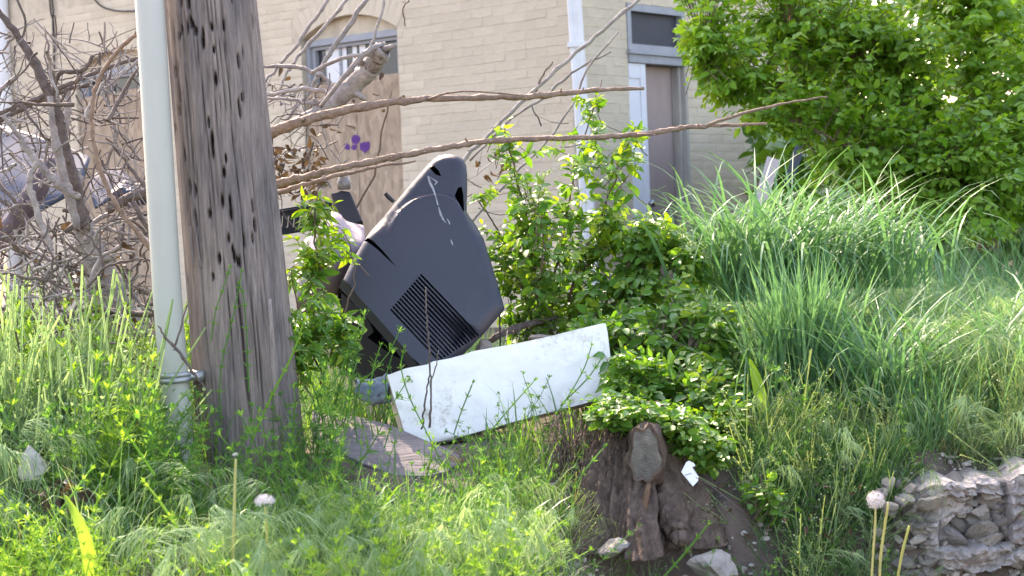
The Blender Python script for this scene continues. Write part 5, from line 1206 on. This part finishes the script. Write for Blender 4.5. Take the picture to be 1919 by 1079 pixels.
field('dry_straw', 'dead straw among the tall grass at the right', 500, .5, 3.0, 4.9, 7.5, (.3, .55), (.002, .004), (.2, .9), (.3, 1.5), ['grass_dry'], 68, edge_ok, clump=.2)
field('fine_grass', 'fine misty grass in the middle foreground', 5200, -.75, .25, 3.8, 4.7, (.08, .22), (.0012, .0022), (.1, .8), (.4, 1.5), ['grass_fine', 'brome'], 56, fl_ok, clump=.14)
field('left_grass', 'tall upright grass left of the pipe', 1500, -1.5, -.9, 4.2, 5.6, (.15, .45), (.0025, .0045), (0, .7), (.3, 2.0), ['grass_fine', 'brome'], 57, None, clump=.06)
field('dry_grass', 'dry straw scattered on the bare bank in the middle', 1500, -.1, .5, 4.3, 4.9, (.05, .16), (.001, .0022), (.4, 1.5), (.3, 1.8), ['grass_dry', 'grass_fine'], 58, None, clump=.1)
field('bank_grass', 'sparse grass on the bare bank below the stump', 260, .3, .85, 4.4, 4.75, (.08, .17), (.003, .005), (0, .6), (.2, 1.0), ['grass_blue', 'grass_lime'], 59, None, clump=.035)
field('spilling_weeds', 'soft green weeds spilling down the bank face beyond the tag', 3600, .58, 1.05, 4.5, 4.88, (.06, .2), (.002, .004), (.2, 1.2), (.3, 1.6), ['cleaver', 'grass_fine', 'grass_blue'], 65, None, clump=.07)

field('bank_weeds', 'low fine weeds trailing over the bank edge at the right', 6500, .55, 1.35, 4.72, 5.1, (.05, .2), (.0018, .003), (.2, 1.3), (.2, 1.6), ['grass_fine', 'cleaver', 'grass_fine', 'seed'], 60, None, clump=.09)

# nodding brome heads: hair-thin spikelets hanging from an arched stem
def brome_template(seed):
    rr = np.random.default_rng(seed); V = []; T = []; n0 = 0
    def ribbon(P, w):
        nonlocal n0
        m_ = len(P)
        for i, p in enumerate(P):
            ww = w * (1 - i / (m_ - 1) * .85) / 2; V.append(p + np.array([0, ww, 0])); V.append(p - np.array([0, ww, 0]))
        for i in range(m_ - 1): a = n0 + 2 * i; T.extend([(a, a + 1, a + 3), (a, a + 3, a + 2)])
        n0 += 2 * m_
    st = [np.array([.55 * (s ** 2.4), 0, s - .42 * s ** 5]) for s in np.linspace(0, 1, 8)]; ribbon(st, .008)
    for k in range(26):
        t = rr.uniform(.62, 1); i = min(6, int(t * 7)); p = st[i] + (st[i + 1] - st[i]) * (t * 7 - i)
        d = np.array([rr.uniform(.3, 1), rr.uniform(-.5, .5), rr.uniform(-1, .25)]); L = rr.uniform(.10, .26); q = [p + d * L * s + np.array([0, 0, -.10 * s * s]) for s in np.linspace(0, 1, 4)]; ribbon(q, .011)
    return np.array(V), np.array(T)
def scatter(name, lab, tmpl, pos, H_, lean, mats_, seed, az=None, cat='grass'):
    rr = np.random.default_rng(seed); ok = np.array([open_view(b[0], b[1], h_, rr) for b, h_ in zip(pos, H_)]); pos = pos[ok]; H_ = H_[ok]
    n = len(pos); a = rr.uniform(0, 6.28, n) if az is None else rr.normal(az, .7, n); l = rr.normal(size=n) * lean
    D = np.stack([np.sin(l), np.zeros(n), np.cos(l)], 1); ca, sa = np.cos(a), np.sin(a)
    MM = np.zeros((n, 3, 3)); rot = np.stack([np.stack([ca, -sa, 0 * a], 1), np.stack([sa, ca, 0 * a], 1), np.stack([0 * a, 0 * a, 1 + 0 * a], 1)], 1)
    til = np.stack([np.stack([np.cos(l), 0 * l, np.sin(l)], 1), np.stack([0 * l, 1 + 0 * l, 0 * l], 1), np.stack([-np.sin(l), 0 * l, np.cos(l)], 1)], 1)
    MM = np.einsum('nij,njk->nik', til, rot) * H_[:, None, None]
    tv_, tt_ = tmpl[:2]; mi = tmpl[2] if len(tmpl) > 2 else None
    V = place(tv_, MM, pos); T = (tt_[None] + (np.arange(n) * len(tv_))[:, None, None]).reshape(-1, 3)
    me = mesh_np(name, V.reshape(-1, 3), T, [M[x] for x in mats_], False, np.tile(mi, n) if mi is not None else None); o = link(name, me); tag(o, lab, cat, kind='stuff'); return o
rr = np.random.default_rng(77)
def gp(n, x0, x1, y0, y1, rr, c=.2):
    B, _ = bases(n, x0, x1, y0, y1, rr, c); return B
scatter('nodding_grass', 'pale nodding seed heads left of the pipe', brome_template(1), gp(230, -1.65, -.85, 4.3, 5.4, rr), rr.uniform(.2, .5, 230), .25, ['brome'], 1)
scatter('nodding_grass', 'pale feathery seed heads over the grass at the right', brome_template(2), gp(1700, .9, 3.4, 5.0, 8.0, rr), rr.uniform(.26, .54, 1700), .25, ['brome'], 2, az=.3)
scatter('nodding_grass', 'pale feathery seed heads through the foreground weeds', brome_template(5), gp(260, -1.45, .0, 3.7, 4.6, rr), rr.uniform(.16, .34, 260), .35, ['brome'], 9)
scatter('nodding_grass', 'feathery seed heads spilling over the rubble bank at the right', brome_template(6), gp(160, .7, 1.6, 4.62, 4.95, rr), rr.uniform(.14, .30, 160), .6, ['brome'], 10)
scatter('nodding_grass', 'fine feathery seed heads in the middle foreground', brome_template(3), gp(110, -.65, .1, 3.9, 4.6, rr), rr.uniform(.14, .26, 110), .3, ['brome'], 3)

# cleavers: square stems with whorls of narrow leaves
def cleaver_template(seed, nodes=8, bend=.25):
    rr = np.random.default_rng(seed); V = []; T = []; c = [0]
    def add(vs, ts): V.extend(vs); T.extend([tuple(i + c[0] for i in t) for t in ts]); c[0] += len(vs)
    st = [np.array([bend * s * s, .08 * math.sin(s * 5 + seed), s]) for s in np.linspace(0, 1, nodes + 1)]
    for i in range(nodes):
        a, b = st[i], st[i + 1]; w = .007 * (1 - .4 * i / nodes)
        o3 = [np.array([w * math.cos(t), w * math.sin(t), 0]) for t in (0, 2.1, 4.2)]
        add([a + q for q in o3] + [b + q for q in o3], [(0, 1, 4), (0, 4, 3), (1, 2, 5), (1, 5, 4), (2, 0, 3), (2, 3, 5)])
    for i in range(1, nodes + 1):
        p = st[i]; s = i / nodes; L = .15 * (1 - .4 * s); el = .15 + .7 * s; k = 7; off = rr.uniform(0, 6)
        if i == nodes: L *= .8; el = 1.1
        for j in range(k):
            t = off + 2 * math.pi * j / k + rr.normal() * .12; e_ = el + rr.normal() * .2; l = L * rr.uniform(.75, 1.1)
            d = np.array([math.cos(t) * math.cos(e_), math.sin(t) * math.cos(e_), math.sin(e_)]); sd = np.array([-math.sin(t), math.cos(t), 0]); dn = np.array([0, 0, -.15 * l])
            add([p, p + d * l * .55 + sd * l * .11, p + d * l + dn, p + d * l * .55 - sd * l * .11, p + d * l * .5 + np.array([0, 0, -.03 * l])], [(0, 4, 1), (1, 4, 2), (0, 3, 4), (3, 2, 4)])
        if i > nodes * .6:
            for j in range(3):
                t = rr.uniform(0, 6.28); q = p + np.array([math.cos(t) * .03, math.sin(t) * .03, .04]); e_ = .009
                add([q + np.array(v) * e_ for v in ((1, 0, 0), (-1, 0, 0), (0, 1, 0), (0, -1, 0), (0, 0, 1.4), (0, 0, -1))], [(0, 2, 4), (2, 1, 4), (1, 3, 4), (3, 0, 4), (2, 0, 5), (1, 2, 5), (3, 1, 5), (0, 3, 5)])
    return np.array(V), np.array(T)
CT = [cleaver_template(s, 7 + s % 3, (.15, .35, .6, .05)[s % 4]) for s in range(4)]
def cl_field(lab, n, x0, x1, y0, y1, Hr, lean, mname, seed, cond_=None, name='cleavers'):
    rr = np.random.default_rng(seed)
    for q in range(2):
        B = gp(n // 2, x0, x1, y0, y1, rr, .16)
        if cond_ is not None: B = B[[cond_(b[0], b[1]) for b in B]]
        if len(B): scatter(name, lab, CT[(seed + q) % 4], B, rr.uniform(*Hr, len(B)), lean, [mname], seed * 3 + q, cat='weeds')
cl_field('whorled cleavers weeds around the foot of the pole', 420, -1.3, .1, 4.45, 5.25, (.2, .42), .35, 'cleaver', 71)
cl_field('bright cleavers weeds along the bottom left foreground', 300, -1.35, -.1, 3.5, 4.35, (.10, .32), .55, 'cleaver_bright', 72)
cl_field('green cleavers weeds in front of the foam and the plank', 420, -.5, .5, 4.15, 5.2, (.12, .26), .55, 'cleaver', 73, lambda x, y: not (-.42 < x < -.1 and 4.85 < y < 5.2))
cl_field('cleavers weeds sprawling among the grass at the right', 200, .45, 1.2, 4.9, 5.6, (.18, .34), .6, 'cleaver', 74)
cl_field('green cleavers spilling over the bank beyond the tag', 130, .55, 1.05, 4.55, 4.95, (.10, .2), .7, 'cleaver', 77)
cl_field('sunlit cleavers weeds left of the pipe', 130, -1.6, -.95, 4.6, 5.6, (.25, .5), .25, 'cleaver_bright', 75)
# single stems that stand clear of the rest
def weed(lab, rows_, mname, seed, name='cleavers_stem'):
    P, r = branch_pts(rows_, 4, 0); mb = MB(); mb.tube(P, [max(.0012, q) for q in r], 5, cap=False); rr = np.random.default_rng(seed); n = len(P); root = empty(name, P[0]); tag(root, lab, 'weed')
    mb.obj('stem', M[mname], root)
    acc = 0
    lens = [(P[i + 1] - P[i]).length for i in range(n - 1)]; tot = sum(lens); node = .035; nxt = node; wid = 0
    for i in range(n - 1):
        acc += lens[i]
        if acc >= nxt or i == n - 2:
            nxt = acc + node; q = P[i + 1]; t = (P[i + 1] - P[i]).normalized(); a = t.orthogonal().normalized(); b = t.cross(a); s = acc / tot; w = MB()
            L = .026 * (1 - .35 * s); el = .25 + .6 * s + (.3 if i == n - 2 else 0)
            for k in range(7):
                th = 2 * math.pi * k / 7 + rr.uniform(-.2, .2); e_ = el + rr.normal() * .15; d = (a * math.cos(th) + b * math.sin(th)) * math.cos(e_) + t * math.sin(e_); sd = (-a * math.sin(th) + b * math.cos(th)); l = L * rr.uniform(.8, 1.15)
                w.add([q, q + d * l * .55 + sd * l * .12, q + d * l, q + d * l * .55 - sd * l * .12, q + d * l * .5 - t * l * .04], [(0, 4, 1), (1, 4, 2), (0, 3, 4), (3, 2, 4)])
            w.obj('leaf_whorl', M[mname], root)
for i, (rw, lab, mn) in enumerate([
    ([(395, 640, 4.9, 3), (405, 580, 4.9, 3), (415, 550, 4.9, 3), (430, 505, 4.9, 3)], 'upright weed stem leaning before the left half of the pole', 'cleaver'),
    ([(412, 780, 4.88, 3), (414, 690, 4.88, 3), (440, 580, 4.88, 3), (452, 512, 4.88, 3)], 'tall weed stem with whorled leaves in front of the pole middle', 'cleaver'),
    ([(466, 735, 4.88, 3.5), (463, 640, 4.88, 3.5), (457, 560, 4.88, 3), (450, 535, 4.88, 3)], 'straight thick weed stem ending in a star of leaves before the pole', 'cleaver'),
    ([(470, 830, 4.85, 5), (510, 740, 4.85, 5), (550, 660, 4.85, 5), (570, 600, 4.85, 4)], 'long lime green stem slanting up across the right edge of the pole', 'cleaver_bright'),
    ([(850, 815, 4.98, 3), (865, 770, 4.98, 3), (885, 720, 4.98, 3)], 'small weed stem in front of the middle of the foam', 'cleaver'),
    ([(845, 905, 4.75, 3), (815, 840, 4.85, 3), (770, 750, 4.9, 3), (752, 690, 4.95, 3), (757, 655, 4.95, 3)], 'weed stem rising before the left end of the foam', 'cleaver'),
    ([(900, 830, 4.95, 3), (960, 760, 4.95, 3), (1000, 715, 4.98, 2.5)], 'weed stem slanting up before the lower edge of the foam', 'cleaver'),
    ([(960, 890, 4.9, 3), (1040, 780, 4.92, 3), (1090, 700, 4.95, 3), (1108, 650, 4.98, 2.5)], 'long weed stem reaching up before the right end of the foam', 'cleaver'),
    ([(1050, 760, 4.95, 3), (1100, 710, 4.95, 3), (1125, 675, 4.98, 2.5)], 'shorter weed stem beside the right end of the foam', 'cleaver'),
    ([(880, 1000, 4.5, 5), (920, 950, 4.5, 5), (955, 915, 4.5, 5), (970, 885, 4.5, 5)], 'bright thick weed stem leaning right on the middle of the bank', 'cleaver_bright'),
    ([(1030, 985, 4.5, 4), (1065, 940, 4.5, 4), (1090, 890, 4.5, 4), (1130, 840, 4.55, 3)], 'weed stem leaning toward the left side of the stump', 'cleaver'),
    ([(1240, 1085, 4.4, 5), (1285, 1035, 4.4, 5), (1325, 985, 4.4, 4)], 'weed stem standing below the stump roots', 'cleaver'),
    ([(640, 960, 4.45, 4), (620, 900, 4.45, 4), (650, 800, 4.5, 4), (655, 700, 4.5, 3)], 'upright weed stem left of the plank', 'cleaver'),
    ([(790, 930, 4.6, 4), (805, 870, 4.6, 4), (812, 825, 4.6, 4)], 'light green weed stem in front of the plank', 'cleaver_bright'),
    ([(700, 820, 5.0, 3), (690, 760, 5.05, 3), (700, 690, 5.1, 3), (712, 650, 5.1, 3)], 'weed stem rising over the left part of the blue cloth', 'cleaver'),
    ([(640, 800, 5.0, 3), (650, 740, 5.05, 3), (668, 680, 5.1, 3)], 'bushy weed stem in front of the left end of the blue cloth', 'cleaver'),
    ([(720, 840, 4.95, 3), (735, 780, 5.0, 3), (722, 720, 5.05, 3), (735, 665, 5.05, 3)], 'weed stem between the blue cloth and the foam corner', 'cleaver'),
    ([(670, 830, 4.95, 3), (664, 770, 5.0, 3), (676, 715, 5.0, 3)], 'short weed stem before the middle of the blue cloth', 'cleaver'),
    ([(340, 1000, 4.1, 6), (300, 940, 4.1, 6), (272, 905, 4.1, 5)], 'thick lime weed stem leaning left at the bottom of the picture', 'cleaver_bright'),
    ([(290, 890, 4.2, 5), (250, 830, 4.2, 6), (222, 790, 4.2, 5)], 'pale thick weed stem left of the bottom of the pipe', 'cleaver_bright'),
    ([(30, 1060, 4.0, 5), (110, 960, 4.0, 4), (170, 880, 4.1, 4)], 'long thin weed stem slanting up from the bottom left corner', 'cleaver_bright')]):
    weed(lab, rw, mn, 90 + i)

# peppergrass-like plants: fine branching stems with round pods
def pod_template(seed):
    rr = np.random.default_rng(seed); V = []; T = []; c = [0]
    def add(vs, ts): V.extend(vs); T.extend([tuple(i + c[0] for i in t) for t in ts]); c[0] += len(vs)
    def rib(a, b, w): s = np.array([0, w, 0]); s2 = np.array([w, 0, 0]); add([a - s, a + s, b + s, b - s, a - s2, a + s2, b + s2, b - s2], [(0, 1, 2), (0, 2, 3), (4, 5, 6), (4, 6, 7)])
    for k in range(5):
        b = np.array([0, 0, rr.uniform(.15, .5)]); t = rr.uniform(0, 6.28); e = b + np.array([math.cos(t) * .25, math.sin(t) * .25, rr.uniform(.25, .5)]); rib(b, e, .004)
        for j in range(14):
            q = b + (e - b) * rr.uniform(.3, 1) + rr.normal(size=3) * .022; s = .011; r3 = rr.normal(size=(2, 3)); r3 /= np.linalg.norm(r3, axis=1)[:, None]
            add([q + r3[0] * s, q + r3[1] * s, q - r3[0] * s, q - r3[1] * s], [(0, 1, 2), (0, 2, 3)])
    rib(np.zeros(3), np.array([0, 0, 1.]), .005); return np.array(V), np.array(T)
rr = np.random.default_rng(5)
scatter('seeding_weeds', 'fine weeds with tiny pale pods along the bank edge', pod_template(1), gp(330, .6, 1.5, 4.65, 5.3, rr), rr.uniform(.14, .32, 330), .5, ['seed'], 5, cat='weeds')
scatter('seeding_weeds', 'fine pale podded weeds below the foam', pod_template(2), gp(90, -.1, .3, 4.4, 4.8, rr), rr.uniform(.1, .2, 90), .4, ['seed'], 6, cat='weeds')
scatter('seeding_weeds', 'lacy pale weeds over the fallen trunk at the left', pod_template(3), gp(520, -1.85, -1.05, 4.8, 6.0, rr), rr.uniform(.3, .62, 520), .3, ['brome'], 7, cat='weeds')

# broad strap leaves at the lower left
for i, (rw, lab) in enumerate([([(175, 1080, 3.9, 30), (160, 1010, 3.9, 26), (140, 960, 3.92, 18), (122, 928, 3.95, 5)], 'broad bright leaf blade standing at the lower left'), ([(1440, 800, 5.1, 22), (1425, 740, 5.1, 24), (1415, 700, 5.1, 18), (1405, 672, 5.1, 4)], 'broad lime leaf standing right of the shrub')]):
    C_ = crom(rw, 5); mb = MB(); V = []
    for (x, y, Y, w) in C_: V += [at(x - w * .5, y, Y - .004), at(x, y + 1, Y + .006), at(x + w * .5, y, Y - .004)]
    mb.add(V, [(3 * k + q, 3 * k + q + 1, 3 * k + q + 4, 3 * k + q + 3) for k in range(len(C_) - 1) for q in (0, 1)]); o = mb.obj('broad_leaf', M['cleaver_bright'], None, True); tag(o, lab, 'leaf')

cl_field('dark low weeds under the right end of the foam', 120, .05, .5, 4.85, 5.25, (.10, .18), .7, 'leaf_shrub', 76)
# dead leaves hanging on the vines and lying at the left
def dead(lab, n, box, Y0, Y1, size, seed, name='dead_leaves'):
    rr = np.random.default_rng(seed); P = np.array([tuple(at(rr.uniform(box[0], box[2]), rr.uniform(box[1], box[3]), rr.uniform(Y0, Y1))) for _ in range(n)]); tv_, tt_ = leaf_template(.55, .5, .8)
    o = link(name, inst_mesh(name, tv_, tt_, frames(rr.normal(size=(n, 3)) + np.array([0, 0, -.8]), rr.normal(size=(n, 3))) * rr.uniform(.5, 1.2, (n, 1, 1)) * size, P, M['deadleaf'], smooth=True)); tag(o, lab, 'leaves', kind='stuff')
dead('curled dead leaves hanging in the vines right of the pole', 130, (510, 270, 600, 370), 6.1, 6.6, .035, 1)
dead('curled dead leaves on the window branches', 34, (500, 120, 760, 250), 6.5, 6.9, .03, 2)
dead('few dead leaves hanging right of the casing', 14, (890, 290, 960, 340), 6.4, 6.6, .04, 3)
dead('brown dead leaves on the ground by the left stone', 40, (70, 900, 150, 950), 4.3, 4.6, .05, 4)
dead('dead leaves caught in the left tangle', 45, (0, 420, 280, 620), 5.6, 6.4, .04, 5)
dead('dead leaf litter on the bare bank', 60, (900, 900, 1700, 1060), 4.5, 4.75, .02, 6)

# ------------------------------------------------------------------ dandelions
def dandelion(lab, rows_, head=None, full=True, seed=1):
    root = empty('dandelion', at(*rows_[0][:3])); tag(root, lab, 'dandelion'); mb = MB(); P, r = branch_pts(rows_, 5, 0); mb.tube(P, r, 8); mb.obj('stalk', M['stalk'], root, True)
    if head is None: return
    c = at(head[0], head[1], rows_[-1][2]); rad = head[2] * rows_[-1][2] / F; rr = random.Random(seed); mb = MB()
    bm = bmesh.new(); bmesh.ops.create_icosphere(bm, subdivisions=2, radius=rad * .22); mb2 = MB(); mb2.add([v.co + c for v in bm.verts], [tuple(v.index for v in f.verts) for f in bm.faces]); bm.free(); mb2.obj('receptacle', M['stalk'], root)
    for k in range(210 if head[2] > 8 else 60):
        d = Vector((rr.gauss(0, 1), rr.gauss(0, 1), rr.gauss(0, 1))).normalized()
        if not full and d.z < -.25: continue
        if not full: d = Vector((d.x, d.y, d.z * .75))
        e = c + d * rad * rr.uniform(.75, 1); a = d.orthogonal().normalized(); b = d.cross(a).normalized(); w = rad * .012
        mb.add([c + d * rad * .2 - a * w, c + d * rad * .2 + a * w, e + a * w, e - a * w], [(0, 1, 2, 3)])
        for q in range(7):
            t = q * .9 + rr.random(); u = (a * math.cos(t) + b * math.sin(t)) * rad * .26 + d * rad * .10; s = (a * -math.sin(t) + b * math.cos(t)) * rad * .014
            mb.add([e - s, e + s, e + u + s * .5, e + u - s * .5], [(0, 1, 2, 3)])
    mb.obj('seed_head', M['dandelion'], root)
dandelion('round white dandelion clock at the lower right', [(1632, 1110, 4.3, 5), (1636, 1040, 4.3, 5), (1640, 985, 4.3, 5), (1641, 945, 4.3, 4)], (1641, 937, 17), True, 1)
dandelion('flattened fluffy dandelion head in the lower left grass', [(500, 1060, 4.0, 6), (500, 1000, 4.0, 6), (497, 950, 4.0, 5)], (496, 940, 19), False, 2)
dandelion('tall bare dandelion stalk with a dried bud in front of the pole', [(436, 1085, 3.9, 7), (438, 1000, 3.9, 7), (440, 920, 3.9, 6), (442, 860, 3.9, 5)], (441, 852, 6), False, 3)
dandelion('bare pale stalk just right of the dandelion clock', [(1648, 1110, 4.3, 6), (1650, 1050, 4.3, 6), (1656, 1000, 4.3, 6), (1665, 942, 4.3, 5)])
dandelion('bare leaning stalk farther right of the dandelion clock', [(1678, 1110, 4.3, 5), (1690, 1040, 4.3, 6), (1704, 985, 4.3, 5)])
dandelion('tiny white seed head low in the grass left of the bank', [(655, 1090, 4.0, 4), (655, 1030, 4.0, 4)], (655, 1025, 7), False, 4)
